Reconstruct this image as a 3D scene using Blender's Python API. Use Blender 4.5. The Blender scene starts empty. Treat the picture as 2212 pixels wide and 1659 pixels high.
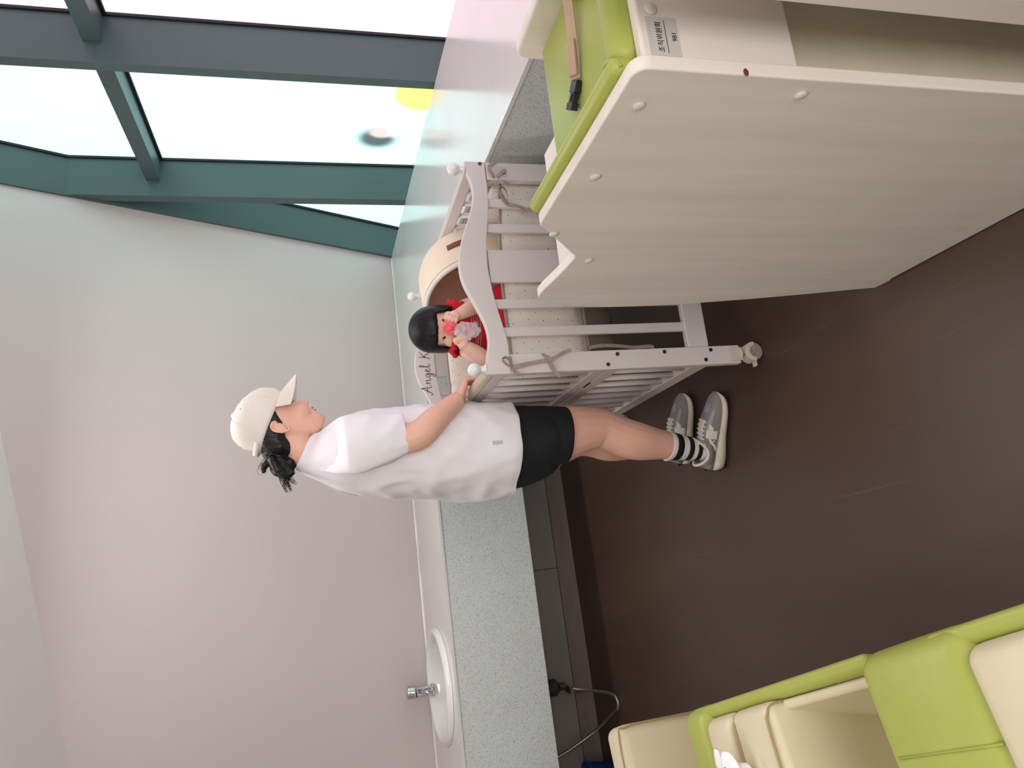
import bpy, bmesh, math, random
from mathutils import Vector, Matrix, Euler, noise
random.seed(7)
SC = bpy.context.scene
COL = SC.collection
R = math.radians
# ------------------------------------------------------------------ camera
CH = 1.45
P, RL, HD = R(15.36), R(-2.93), R(17.2)
def _cw(v, a):
    c, s = math.cos(a), math.sin(a)
    return Vector((c*v[0]+s*v[1], -s*v[0]+c*v[1], v[2]))
_fw = Vector((0, math.cos(P), -math.sin(P))); _up0 = Vector((0, math.sin(P), math.cos(P))); _rt0 = Vector((1, 0, 0))
_rt = _rt0*math.cos(RL)+_up0*math.sin(RL); _up = _up0*math.cos(RL)-_rt0*math.sin(RL)
_rt, _up, _fw = [_cw(v, HD) for v in (_rt, _up, _fw)]
cam_d = bpy.data.cameras.new('camera'); cam = bpy.data.objects.new('camera', cam_d); COL.objects.link(cam)
_x, _y, _z = -_up, _rt, -_fw            # the phone was held sideways: the frame is turned by a quarter
cam.matrix_world = Matrix(((_x[0], _y[0], _z[0], 0), (_x[1], _y[1], _z[1], 0), (_x[2], _y[2], _z[2], CH), (0, 0, 0, 1)))
cam_d.sensor_fit = 'HORIZONTAL'; cam_d.sensor_width = 36; cam_d.lens = 36*1600/2212; cam_d.clip_start = .02
SC.camera = cam
# ------------------------------------------------------------------ world, light, exposure
W = bpy.data.worlds.new('world'); SC.world = W; W.use_nodes = True
W.node_tree.nodes['Background'].inputs[0].default_value = (.9, .95, 1, 1)
W.node_tree.nodes['Background'].inputs[1].default_value = .45
def area(name, loc, size, power, rot=(0, 0, 0), col=(1, 1, 1)):
    l = bpy.data.lights.new(name, 'AREA'); l.shape = 'RECTANGLE'; l.size, l.size_y = size; l.energy = power; l.color = col
    o = bpy.data.objects.new(name, l); COL.objects.link(o); o.location = loc; o.rotation_euler = rot; return o
area('ceiling_panel_light', (.45, 2.85, 2.66), (1.6, .25), 20, col=(1, .97, .95))
area('ceiling_panel_light', (-1.1, .7, 2.5), (1.2, .6), 12, col=(1, .96, .94))
area('ceiling_panel_light', (.6, -1.0, 2.75), (1.2, .6), 8, col=(1, .97, .94))
area('rear_fill_light', (.1, -2.44, 1.65), (2.8, 1.7), 80, rot=(R(90), 0, 0), col=(1, .96, .95))  # added fill behind the viewer, standing in for daylight; no window is there
PANE_E = 1.6
vs = SC.view_settings; vs.view_transform = 'Standard'; vs.look = 'None'; vs.exposure = 0.0; vs.gamma = 1; vs.use_curve_mapping = False
SC.display_settings.display_device = 'sRGB'

# ------------------------------------------------------------------ materials
def lin(c):
    c = c/255
    return c/12.92 if c <= .04045 else ((c+.055)/1.055)**2.4
def L3(rgb, k=1.0): return tuple(min(1, lin(v)*k) for v in rgb)+(1,)
MATS = {}
def M(name, rgb, rough=.6, var=.06, scale=6, bump=0, bscale=60, metal=0, ridged=False, stretch=(1, 1, 1), spec=.5, coat=0, trans=0, alpha=1, sub=0, ior=1.45, sheen=0):
    if name in MATS: return MATS[name]
    m = bpy.data.materials.new(name); m.use_nodes = True; nt = m.node_tree; b = nt.nodes['Principled BSDF']
    b.inputs['Roughness'].default_value = rough; b.inputs['Metallic'].default_value = metal
    b.inputs['Specular IOR Level'].default_value = spec; b.inputs['IOR'].default_value = ior
    b.inputs['Coat Weight'].default_value = coat; b.inputs['Transmission Weight'].default_value = trans; b.inputs['Alpha'].default_value = alpha
    b.inputs['Sheen Weight'].default_value = sheen
    if sub: b.inputs['Subsurface Weight'].default_value = sub; b.inputs['Subsurface Radius'].default_value = (.012, .005, .003)
    tc = nt.nodes.new('ShaderNodeTexCoord'); mp = nt.nodes.new('ShaderNodeMapping'); mp.inputs['Scale'].default_value = stretch
    nt.links.new(tc.outputs['Object'], mp.inputs['Vector'])
    n = nt.nodes.new('ShaderNodeTexNoise'); n.inputs['Scale'].default_value = scale; n.inputs['Detail'].default_value = 5
    nt.links.new(mp.outputs[0], n.inputs['Vector'])
    r = nt.nodes.new('ShaderNodeValToRGB'); c = L3(rgb)
    r.color_ramp.elements[0].position = .3; r.color_ramp.elements[1].position = .7
    r.color_ramp.elements[0].color = tuple(v*(1-var) for v in c[:3])+(1,); r.color_ramp.elements[1].color = tuple(min(1, v*(1+var)) for v in c[:3])+(1,)
    nt.links.new(n.outputs['Fac'], r.inputs[0]); nt.links.new(r.outputs[0], b.inputs['Base Color'])
    if bump:
        n2 = nt.nodes.new('ShaderNodeTexNoise'); n2.inputs['Scale'].default_value = bscale; n2.inputs['Detail'].default_value = 4
        if ridged: n2.noise_type = 'RIDGED_MULTIFRACTAL'; n2.inputs['Detail'].default_value = 2; n2.inputs['Distortion'].default_value = .6
        nt.links.new(mp.outputs[0], n2.inputs['Vector'])
        bp = nt.nodes.new('ShaderNodeBump'); bp.inputs['Strength'].default_value = bump; bp.inputs['Distance'].default_value = .01
        nt.links.new(n2.outputs['Fac'], bp.inputs['Height']); nt.links.new(bp.outputs[0], b.inputs['Normal'])
    m['ramp'] = r.name; MATS[name] = m
    return m
def speckle(m, cols, scale=260, thr=.12):
    """fine chips over the base colour (engineered stone)"""
    nt = m.node_tree; b = nt.nodes['Principled BSDF']; src = b.inputs['Base Color'].links[0].from_socket
    tc = nt.nodes['Texture Coordinate']
    for i, c in enumerate(cols):
        v = nt.nodes.new('ShaderNodeTexVoronoi'); v.inputs['Scale'].default_value = scale*(1+.37*i)
        nt.links.new(tc.outputs['Object'], v.inputs['Vector'])
        lt = nt.nodes.new('ShaderNodeMath'); lt.operation = 'LESS_THAN'; lt.inputs[1].default_value = thr
        sp = nt.nodes.new('ShaderNodeSeparateColor'); nt.links.new(v.outputs['Color'], sp.inputs[0]); nt.links.new(sp.outputs[i % 3], lt.inputs[0])
        mx = nt.nodes.new('ShaderNodeMix'); mx.data_type = 'RGBA'; mx.inputs[7].default_value = L3(c)
        nt.links.new(lt.outputs[0], mx.inputs[0]); nt.links.new(src, mx.inputs[6]); nt.links.new(mx.outputs[2], b.inputs['Base Color']); src = mx.outputs[2]
    return m
def dots(m, rgb, pitch=.024, rad=.0022):
    """small printed dots, staggered, in the object's x/z plane (uses x+y so side panels work too)"""
    nt = m.node_tree; b = nt.nodes['Principled BSDF']; src = b.inputs['Base Color'].links[0].from_socket
    tc = nt.nodes['Texture Coordinate']; sp = nt.nodes.new('ShaderNodeSeparateXYZ'); nt.links.new(tc.outputs['Object'], sp.inputs[0])
    def mt(op, a, bb=None):
        n = nt.nodes.new('ShaderNodeMath'); n.operation = op
        for i, v in enumerate((a, bb)):
            if v is None: continue
            if hasattr(v, 'links') or hasattr(v, 'node'): nt.links.new(v, n.inputs[i])
            else: n.inputs[i].default_value = v
        return n.outputs[0]
    a = mt('DIVIDE', mt('ADD', sp.outputs[0], sp.outputs[1]), pitch); c = mt('DIVIDE', sp.outputs[2], pitch)
    p = mt('ADD', a, c); q = mt('SUBTRACT', a, c)
    fp = mt('SUBTRACT', mt('FRACT', mt('MULTIPLY', p, .7)), .5); fq = mt('SUBTRACT', mt('FRACT', mt('MULTIPLY', q, .7)), .5)
    d = mt('SQRT', mt('ADD', mt('MULTIPLY', fp, fp), mt('MULTIPLY', fq, fq)))
    lt = mt('LESS_THAN', d, rad/pitch)
    mx = nt.nodes.new('ShaderNodeMix'); mx.data_type = 'RGBA'; mx.inputs[7].default_value = L3(rgb)
    nt.links.new(lt, mx.inputs[0]); nt.links.new(src, mx.inputs[6]); nt.links.new(mx.outputs[2], b.inputs['Base Color'])
    return m

M('wall', (213, 202, 200), .75, .02, 1.5, bump=.02, bscale=400)
M('ceiling', (246, 238, 236), .8, .02, 1.5)
M('room_wall', (205, 196, 190), .8, .03, 2)
M('floor', (76, 57, 47), .42, .22, 2.2, bump=.03, bscale=25, stretch=(1, .22, 1))
def scratches(m, rgb, amt):
    nt = m.node_tree; b = nt.nodes['Principled BSDF']; src = b.inputs['Base Color'].links[0].from_socket; tc = nt.nodes['Texture Coordinate']
    for k, (ang, sc) in enumerate(((38, (70, 1.6, 1)), (-62, (90, 2.2, 1)), (8, (60, .8, 1)))):
        mp = nt.nodes.new('ShaderNodeMapping'); mp.inputs['Rotation'].default_value = (0, 0, R(ang)); mp.inputs['Scale'].default_value = sc; mp.inputs['Location'].default_value = (k*3.1, k*1.7, 0)
        n = nt.nodes.new('ShaderNodeTexNoise'); n.inputs['Scale'].default_value = 1; n.inputs['Detail'].default_value = 3
        nt.links.new(tc.outputs['Object'], mp.inputs[0]); nt.links.new(mp.outputs[0], n.inputs['Vector'])
        mr = nt.nodes.new('ShaderNodeMapRange'); mr.inputs['From Min'].default_value = .70; mr.inputs['From Max'].default_value = .80; mr.inputs['To Max'].default_value = amt
        nt.links.new(n.outputs['Fac'], mr.inputs['Value'])
        mx = nt.nodes.new('ShaderNodeMix'); mx.data_type = 'RGBA'; mx.inputs[7].default_value = L3(rgb)
        nt.links.new(mr.outputs[0], mx.inputs[0]); nt.links.new(src, mx.inputs[6]); nt.links.new(mx.outputs[2], b.inputs['Base Color']); src = mx.outputs[2]
scratches(MATS['floor'], (130, 112, 100), .32)
speckle(M('stone', (208, 218, 218), .35, .03, 8), [(172, 176, 176), (228, 232, 230), (190, 190, 182)], 300, .14)
M('worktop', (224, 222, 219), .18, .03, 5, stretch=(1, .3, 1))
M('under_panel', (140, 132, 128), .55, .05, 4)
M('kickboard', (128, 112, 106), .6, .06, 4, stretch=(1, 1, 8))
M('mullion', (74, 96, 96), .42, .03, 3)
M('gasket', (30, 34, 36), .6, .05)
M('porcelain', (238, 238, 236), .08, .01, 3, coat=.5)
M('chrome', (205, 205, 208), .08, .02, metal=1)
M('white_paint', (222, 215, 212), .38, .02, 4, bump=.015, bscale=120)
M('crib_cap', (226, 214, 188), .4, .03, 4)
M('bolt', (110, 96, 70), .35, .1, metal=1)
M('hole', (40, 34, 28), .7, .1)
M('castor_plastic', (214, 206, 190), .4, .04, 8)
M('castor_grey', (160, 150, 138), .45, .04, 8)
M('table_wood', (238, 230, 220), .5, .05, 3, stretch=(7, 7, .6), bump=.03, bscale=30)
M('table_edge', (216, 213, 207), .5, .03, 3)
M('table_back', (216, 209, 186), .6, .04, 3, stretch=(1, 1, 5))
M('screw_cap', (222, 214, 206), .4, .02)
M('green_vinyl', (168, 178, 84), .38, .05, 5, bump=.05, bscale=350)
M('green_dark', (160, 174, 80), .4, .05, 5, bump=.05, bscale=350)
M('cream_vinyl', (222, 211, 178), .42, .03, 4, bump=.04, bscale=350)
M('cream_seam', (168, 146, 104), .6, .05)
M('strap', (196, 168, 142), .8, .08, 30, bump=.2, bscale=500)
M('black_plastic', (34, 38, 42), .35, .1)
M('steel_hose', (150, 150, 146), .35, .1, 30, metal=.8)
M('pipe_dark', (60, 58, 56), .4, .1)
M('blue_plastic', (30, 60, 140), .4, .05)
M('label_paper', (206, 202, 196), .5, .02)
M('ink', (38, 36, 38), .7, .05)
M('skin', (238, 188, 166), .5, .05, 9, bump=.03, bscale=300, sub=.12)
M('skin_face', (230, 184, 160), .5, .05, 9, sub=.12)
M('baby_skin', (240, 200, 178), .5, .03, 14, sub=.12)
M('lips', (196, 112, 108), .4, .05, 20)
M('brow', (120, 86, 74), .8, .1, 40)
M('eye_dark', (28, 20, 18), .12, .1)
M('eye_white', (228, 224, 220), .2, .02)
M('hair', (16, 14, 15), .38, .35, 18, bump=.5, bscale=90, stretch=(1, 1, .12))
M('baby_hair', (9, 9, 11), .3, .35, 30, bump=.25, bscale=120, stretch=(2.5, 2.5, .12), spec=.35)
M('shirt', (242, 240, 244), .85, .015, 5, bump=.16, bscale=9, ridged=True)
M('cap_cloth', (238, 232, 220), .85, .02, 8, bump=.06, bscale=500)
M('shorts', (24, 26, 31), .8, .15, 12, bump=.2, bscale=9, ridged=True)
M('sock', (228, 224, 224), .9, .02, 8, bump=.1, bscale=300)
M('sock_stripe', (18, 18, 19), .9, .1)
M('suede', (146, 140, 138), .9, .07, 30, bump=.1, bscale=400)
M('shoe_nylon', (158, 164, 172), .6, .05, 30)
M('shoe_white', (226, 222, 214), .5, .03, 10)
M('midsole', (224, 214, 196), .6, .04, 12)
M('rubber', (28, 26, 26), .7, .1)
M('lace', (232, 226, 218), .9, .03, 30)
dots(M('bumper_cloth', (228, 221, 211), .9, .03, 8, bump=.25, bscale=40), (120, 108, 100), .034, .0017)
M('binding', (166, 150, 138), .9, .14, 260, stretch=(1, 1, .3))
M('grey_cloth', (132, 124, 112), .9, .06, 5, bump=.3, bscale=10)
M('mattress_cloth', (225, 220, 214), .9, .03, 5)
M('hood_cloth', (234, 220, 196), .75, .03, 6, bump=.03, bscale=300)
M('hood_lining', (222, 192, 172), .7, .05, 5)
M('piping', (232, 228, 218), .5, .02)
M('leather', (112, 58, 48), .5, .1, 40, bump=.1, bscale=300)
M('red_cloth', (200, 32, 48), .85, .07, 8, bump=.2, bscale=40)
M('pink_plastic', (255, 104, 124), .3, .03)
M('tissue', (244, 243, 242), .9, .01, 6, bump=.1, bscale=30)
M('grey_print', (160, 158, 166), .9, .05)
M('orange_tag', (222, 120, 50), .7, .3, 120)
M('fixture', (235, 235, 235), .5, .02)
# clear crumpled film
_m = M('clear_film', (250, 250, 252), .08, .01, spec=1, alpha=.34)

# ------------------------------------------------------------------ mesh helpers
class MB:
    def __init__(s): s.v = []; s.f = []; s.mi = []
    def add(s, v, f, mi=0):
        o = len(s.v); s.v += [tuple(p) for p in v]; s.f += [tuple(i+o for i in q) for q in f]; s.mi += [mi]*len(f); return s
    def box(s, x0, x1, y0, y1, z0, z1, mi=0):
        v = [(x0, y0, z0), (x1, y0, z0), (x1, y1, z0), (x0, y1, z0), (x0, y0, z1), (x1, y0, z1), (x1, y1, z1), (x0, y1, z1)]
        return s.add(v, [(0, 3, 2, 1), (4, 5, 6, 7), (0, 1, 5, 4), (1, 2, 6, 5), (2, 3, 7, 6), (3, 0, 4, 7)], mi)
    def hexa(s, v, mi=0):
        return s.add(v, [(0, 3, 2, 1), (4, 5, 6, 7), (0, 1, 5, 4), (1, 2, 6, 5), (2, 3, 7, 6), (3, 0, 4, 7)], mi)
    def loft(s, rings, cap0=True, cap1=True, closed=True, mi=0):
        n = len(rings[0]); v = [p for r in rings for p in r]; f = []
        for i in range(len(rings)-1):
            for j in range(n if closed else n-1):
                k = (j+1) % n; f.append((i*n+j, i*n+k, (i+1)*n+k, (i+1)*n+j))
        if cap0 and closed: f.append(tuple(range(n-1, -1, -1)))
        if cap1 and closed: f.append(tuple((len(rings)-1)*n+j for j in range(n)))
        return s.add(v, f, mi)
    def tube(s, pts, rad, n=10, cap=True, flat=None, mi=0):
        """tube along pts; rad number or list; flat=(vector, factor): the section is squashed along that vector"""
        pts = [Vector(p) for p in pts]; m = len(pts)
        if not isinstance(rad, (list, tuple)): rad = [rad]*m
        t = [(pts[min(i+1, m-1)]-pts[max(i-1, 0)]).normalized() for i in range(m)]
        a = Vector((0, 0, 1)) if abs(t[0].z) < .9 else Vector((1, 0, 0))
        if flat: a = Vector(flat[0])
        u = (a-t[0]*a.dot(t[0])).normalized(); rings = []
        for i in range(m):
            u = (u-t[i]*u.dot(t[i])).normalized(); w = t[i].cross(u)
            if flat:
                a2 = Vector(flat[0]); a2 = a2-t[i]*a2.dot(t[i])
                if a2.length > .15: u = a2.normalized(); w = t[i].cross(u)
            ku = flat[1] if flat else 1
            rings.append([pts[i]+u*(math.cos(6.28318*j/n)*rad[i]*ku)+w*(math.sin(6.28318*j/n)*rad[i]) for j in range(n)])
        return s.loft(rings, cap, cap, mi=mi)
    def lathe(s, prof, c=(0, 0, 0), n=24, axis=(0, 0, 1), cap=True, mi=0):
        ax = Vector(axis).normalized(); a = Vector((1, 0, 0)) if abs(ax.x) < .8 else Vector((0, 1, 0))
        u = (a-ax*a.dot(ax)).normalized(); w = ax.cross(u); c = Vector(c)
        rings = [[c+ax*h+u*(r*math.cos(6.28318*j/n))+w*(r*math.sin(6.28318*j/n)) for j in range(n)] for r, h in prof]
        return s.loft(rings, cap, cap, mi=mi)
    def ell(s, c, r, n=16, m=10, rot=None, mi=0):
        c = Vector(c); rings = []
        for i in range(m+1):
            th = math.pi*(i+.001)/(m+.002); ring = []
            for j in range(n):
                p = Vector((r[0]*math.sin(th)*math.cos(6.28318*j/n), r[1]*math.sin(th)*math.sin(6.28318*j/n), -r[2]*math.cos(th)))
                if rot is not None: p = rot @ p
                ring.append(c+p)
            rings.append(ring)
        return s.loft(rings, mi=mi)
    def prism(s, outline, to3, t0, t1, mi=0):
        n = len(outline); v = [to3(a, b, t0) for a, b in outline]+[to3(a, b, t1) for a, b in outline]
        f = [tuple(range(n-1, -1, -1)), tuple(range(n, 2*n))]+[(i, (i+1) % n, n+(i+1) % n, n+i) for i in range(n)]
        return s.add(v, f, mi)
    def mesh(s, name):
        me = bpy.data.meshes.new(name); me.from_pydata(s.v, [], s.f); me.polygons.foreach_set('material_index', s.mi); me.update()
        bm = bmesh.new(); bm.from_mesh(me); bmesh.ops.recalc_face_normals(bm, faces=bm.faces); bm.to_mesh(me); bm.free()
        return me
def obj(name, mb, mat, parent=None, smooth=False, bevel=0, sub=0, solid=0, origin=None, bseg=2, auto=None):
    me = mb.mesh(name) if isinstance(mb, MB) else mb
    mats = mat if isinstance(mat, (list, tuple)) else [mat]
    me.materials.clear()
    for q in mats: me.materials.append(MATS[q] if isinstance(q, str) else q)
    o = bpy.data.objects.new(name, me); COL.objects.link(o)
    if parent: o.parent = parent
    if origin is not None:
        me.transform(Matrix.Translation(-Vector(origin)))
        if not parent: o.location = origin
    if smooth: me.polygons.foreach_set('use_smooth', [True]*len(me.polygons))
    if solid:
        m = o.modifiers.new('thickness', 'SOLIDIFY'); m.thickness = solid; m.offset = 0
    if bevel:
        m = o.modifiers.new('bevel', 'BEVEL'); m.width = bevel; m.segments = bseg; m.limit_method = 'ANGLE'; m.angle_limit = R(38)
        me.polygons.foreach_set('use_smooth', [True]*len(me.polygons)); m.harden_normals = True
    if sub:
        m = o.modifiers.new('subdivision', 'SUBSURF'); m.levels = sub; m.render_levels = sub
    me.update()
    return o
def remesh(mb, name, voxel=.004, it=4, fac=.5):
    me = mb.mesh(name+'_src'); t = bpy.data.objects.new('tmp', me); COL.objects.link(t)
    m = t.modifiers.new('r', 'REMESH'); m.mode = 'VOXEL'; m.voxel_size = voxel; m.use_smooth_shade = True
    if it: s = t.modifiers.new('s', 'SMOOTH'); s.iterations = it; s.factor = fac
    dg = bpy.context.evaluated_depsgraph_get(); dg.update()
    out = bpy.data.meshes.new_from_object(t.evaluated_get(dg)); out.name = name
    bpy.data.objects.remove(t); bpy.data.meshes.remove(me)
    return out
def root(name, label, cat, loc=(0, 0, 0), rz=0, group=None, kind=None):
    o = bpy.data.objects.new(name, None); COL.objects.link(o); o.location = loc; o.rotation_euler = (0, 0, rz); o.empty_display_size = .05
    return tag(o, label, cat, group, kind)
def tag(o, label, cat=None, group=None, kind=None):
    o['label'] = label
    if cat: o['category'] = cat
    if group: o['group'] = group
    if kind: o['kind'] = kind
    return o
def struct(o, label, cat):
    o['kind'] = 'structure'; o['label'] = label; o['category'] = cat; return o
def off(mb, loc):
    mb.v = [(x-loc[0], y-loc[1], z-loc[2]) for x, y, z in mb.v]; return mb
def smooth_pts(pts, k=6):
    pts = [Vector(p) for p in pts]; out = []
    for i in range(len(pts)-1):
        p0, p1, p2, p3 = pts[max(i-1, 0)], pts[i], pts[i+1], pts[min(i+2, len(pts)-1)]
        for j in range(k):
            t = j/k
            out.append(.5*((2*p1)+(p2-p0)*t+(2*p0-5*p1+4*p2-p3)*t*t+(3*p1-p0-3*p2+p3)*t**3))
    out.append(pts[-1]); return out
def interp(xs, ys, x):
    if x <= xs[0]: return ys[0]
    for i in range(len(xs)-1):
        if x <= xs[i+1]:
            t = (x-xs[i])/(xs[i+1]-xs[i]); t = t*t*(3-2*t) if False else t
            return ys[i]+(ys[i+1]-ys[i])*t
    return ys[-1]
def displace(me, fn):
    me.update(); ns = [v.normal.copy() for v in me.vertices]
    for v, n in zip(me.vertices, ns):
        d = fn(v.co)
        v.co = v.co+n*d
    me.update()
def text_mesh(txt, size, shear=0, align='CENTER', extrude=.0002):
    cu = bpy.data.curves.new('t', 'FONT'); cu.body = txt; cu.size = size; cu.shear = shear; cu.align_x = align; cu.extrude = extrude; cu.resolution_u = 3
    t = bpy.data.objects.new('tmp', cu); COL.objects.link(t); dg = bpy.context.evaluated_depsgraph_get(); dg.update()
    me = bpy.data.meshes.new_from_object(t.evaluated_get(dg)); bpy.data.objects.remove(t); bpy.data.curves.remove(cu)
    return me

# ================================================================== the setting
struct(obj('floor', MB().box(-3.2, 3.6, -2.5, 4.95, -.05, 0), 'floor'), 'dark brown wood-look vinyl floor', 'floor')
def ceil_z(x, y): return 2.513+.193*(x+.416)-.1*(y-3.87)
def wall_y(z): return 4.68-.487*(z-.85)
b = MB()
b.hexa([(-3.2, wall_y(0), 0), (3.3, wall_y(0), 0), (3.3, wall_y(0)+.12, 0), (-3.2, wall_y(0)+.12, 0),
        (-3.2, wall_y(3.7), 3.7), (3.3, wall_y(3.7), 3.7), (3.3, wall_y(3.7)+.12, 3.7), (-3.2, wall_y(3.7)+.12, 3.7)])
struct(obj('wall_back', b, 'wall'), 'plain pinkish grey wall leaning into the room above the counter', 'wall')
b = MB(); c = [(-3.3, -2.6), (3.6, -2.6), (3.6, 4.6), (-3.3, 4.6)]
b.hexa([(x, y, ceil_z(x, y)) for x, y in c]+[(x, y, ceil_z(x, y)+.08) for x, y in c])
struct(obj('ceiling', b, 'ceiling'), 'plain sloping grey ceiling', 'ceiling')
struct(obj('wall_left', MB().box(-3.3, -3.2, -2.5, 4.9, 0, 3), 'room_wall'), 'plain wall at the left end of the room', 'wall')
struct(obj('wall_rear', MB().box(-3.3, 3.6, -2.6, -2.5, 0, 3.8), 'room_wall'), 'plain wall behind the viewer', 'wall')
# ---- window wall
w0 = Vector((2.26, 3.029, 0)); wd = Vector((math.sin(R(5.35)), math.cos(R(5.35)), 0)); wn = Vector((wd.y, -wd.x, 0))
def wp(s, d, z): p = w0+wd*s+wn*d; return (p.x, p.y, z)
def wbox(mb, s0, s1, d0, d1, z0, z1):
    return mb.hexa([wp(s0, d0, z0), wp(s0, d1, z0), wp(s1, d1, z0), wp(s1, d0, z0), wp(s0, d0, z1), wp(s0, d1, z1), wp(s1, d1, z1), wp(s1, d0, z1)])
def pane_mat(name, base, blobs):
    """frosted daylight pane: glows with the daylight behind it; blobs = soft coloured print on the glass"""
    m = bpy.data.materials.new(name); m.use_nodes = True; nt = m.node_tree; bs = nt.nodes['Principled BSDF']
    bs.inputs['Base Color'].default_value = (.2, .22, .22, 1); bs.inputs['Roughness'].default_value = .35
    tc = nt.nodes.new('ShaderNodeTexCoord'); src = None
    rgb = nt.nodes.new('ShaderNodeRGB'); rgb.outputs[0].default_value = L3(base); src = rgb.outputs[0]
    for (s, z, rs, rz, col, soft) in blobs:
        mp = nt.nodes.new('ShaderNodeMapping'); mp.vector_type = 'TEXTURE'
        mp.inputs['Location'].default_value = (0, s, z); mp.inputs['Scale'].default_value = (10, rs, rz)
        nt.links.new(tc.outputs['Object'], mp.inputs[0])
        g = nt.nodes.new('ShaderNodeVectorMath'); g.operation = 'LENGTH'; nt.links.new(mp.outputs[0], g.inputs[0])
        mr = nt.nodes.new('ShaderNodeMapRange'); mr.interpolation_type = 'SMOOTHSTEP'; mr.inputs['From Min'].default_value = 1+soft; mr.inputs['From Max'].default_value = 1-soft
        nt.links.new(g.outputs['Value'], mr.inputs['Value'])
        mx = nt.nodes.new('ShaderNodeMix'); mx.data_type = 'RGBA'; mx.inputs[7].default_value = L3(col)
        nt.links.new(mr.outputs[0], mx.inputs[0]); nt.links.new(src, mx.inputs[6]); src = mx.outputs[2]
    nt.links.new(src, bs.inputs['Emission Color']); bs.inputs['Emission Strength'].default_value = PANE_E
    MATS[name] = m; return m
pane_mat('pane_green', (196, 236, 234), [])
pane_mat('pane_figure', (198, 238, 236), [(.487, 1.022, .092, .10, (44, 72, 78), .42), (.425, 1.0, .05, .066, (206, 184, 180), .35), (.41, .925, .055, .04, (196, 214, 214), .6), (.06, .83, .14, .14, (240, 224, 110), .12)])
pane_mat('pane_pink', (236, 210, 226), [(-1.0, 1.9, .5, .9, (240, 196, 216), .8)])
GD = .22
win = struct(root('window_1', '', None), 'tall frosted windows with grey-green mullions glowing with daylight', 'window'); win.location = w0; win.rotation_euler = (0, 0, -R(5.35))
def wl(mb):  # world -> window frame
    c, s = math.cos(R(5.35)), math.sin(R(5.35))
    mb.v = [((x-w0.x)*c-(y-w0.y)*s, (x-w0.x)*s+(y-w0.y)*c, z) for x, y, z in mb.v]; return mb
ms = [.775-1.142*i for i in range(5)]
for i, s in enumerate(ms):
    obj('mullion', wl(wbox(MB(), s, s+.072 if i == 0 else s+.055, 0, GD+.05, .2, 2.62 if i == 0 else 3.75)), 'mullion', win, bevel=.003)
    obj('gasket', wl(wbox(MB(), s-.012, s, GD-.012, GD+.02, .2, 3.7)), 'gasket', win)
# slanted jamb that follows the leaning wall
def jw(z): return 1.62-(z-.85)*.4802        # s of the wall line in the window plane
b = MB(); z0, z1 = .2, 3.6
b.hexa([wp(jw(z0)-.0, -.004, z0), wp(jw(z0), GD+.05, z0), wp(jw(z0)+.1, GD+.05, z0), wp(jw(z0)+.1, -.004, z0),
        wp(jw(z1), -.004, z1), wp(jw(z1), GD+.05, z1), wp(jw(z1)+.1, GD+.05, z1), wp(jw(z1)+.1, -.004, z1)])
obj('jamb', wl(b), 'mullion', win)
b = MB(); b.hexa([wp(jw(z0)-.014, GD-.012, z0), wp(jw(z0)-.014, GD+.02, z0), wp(jw(z0), GD+.02, z0), wp(jw(z0), GD-.012, z0),
        wp(jw(z1)-.014, GD-.012, z1), wp(jw(z1)-.014, GD+.02, z1), wp(jw(z1), GD+.02, z1), wp(jw(z1), GD-.012, z1)])
obj('gasket', wl(b), 'gasket', win)
edges = [(.847, 2.0), (-.312, .775)]+[(ms[i+1]+.055, ms[i]) for i in range(1, 4)]
for i, (s0, s1) in enumerate(edges):
    if i:
        obj('transom', wl(wbox(MB(), s0, s1, GD-.13, GD+.03, 2.165, 2.235)), 'mullion', win, bevel=.002)
        obj('gasket', wl(wbox(MB(), s0, s1, GD-.012, GD+.02, 2.15, 2.165)), 'gasket', win)
    lo = MB(); wbox(lo, s0, s1, GD, GD+.012, .2, 2.165 if i else 3.6)
    obj('pane', wl(lo), ['pane_green', 'pane_figure', 'pane_pink', 'pane_pink', 'pane_green'][i], win)
    if i:
        obj('pane', wl(wbox(MB(), s0, s1, GD, GD+.012, 2.235, 3.7)), ['pane_green', 'pane_green', 'pane_pink', 'pane_pink', 'pane_green'][i], win)
struct(obj('world_light_block', wbox(MB(), -5.4, 2.4, GD+.3, GD+.34, 0, 3.9), 'room_wall'), 'unseen slab added behind the frosted windows to block the world light', 'wall')  # added slab, out of sight, keeps the world background out of the room
# ================================================================== counter
ct = root('stone_counter', 'long grey speckled stone counter turning the corner under the windows', 'counter', (0, 4.2, 0))
CT = .85; sx, sy, srx, sry = -.35, 4.205, .295, .37
b = MB(); N = 64; hol = []; box = []
X0, X1, Y0, Y1 = sx-.42, sx+.42, 3.738, 4.678
for j in range(N):
    a = 6.283185*(j+.5)/N; ca, sa = math.cos(a), math.sin(a)
    hol.append((sx+srx*.86*ca, sy+sry*.86*sa, CT))
    k = min((X1-sx)/ca if ca > 0 else (X0-sx)/ca, (Y1-sy)/sa if sa > 0 else (Y0-sy)/sa)
    box.append((sx+k*ca, sy+k*sa, CT))
b.loft([box, hol, [(x, y, CT-.03) for x, y, _ in hol]], False, False)
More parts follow.
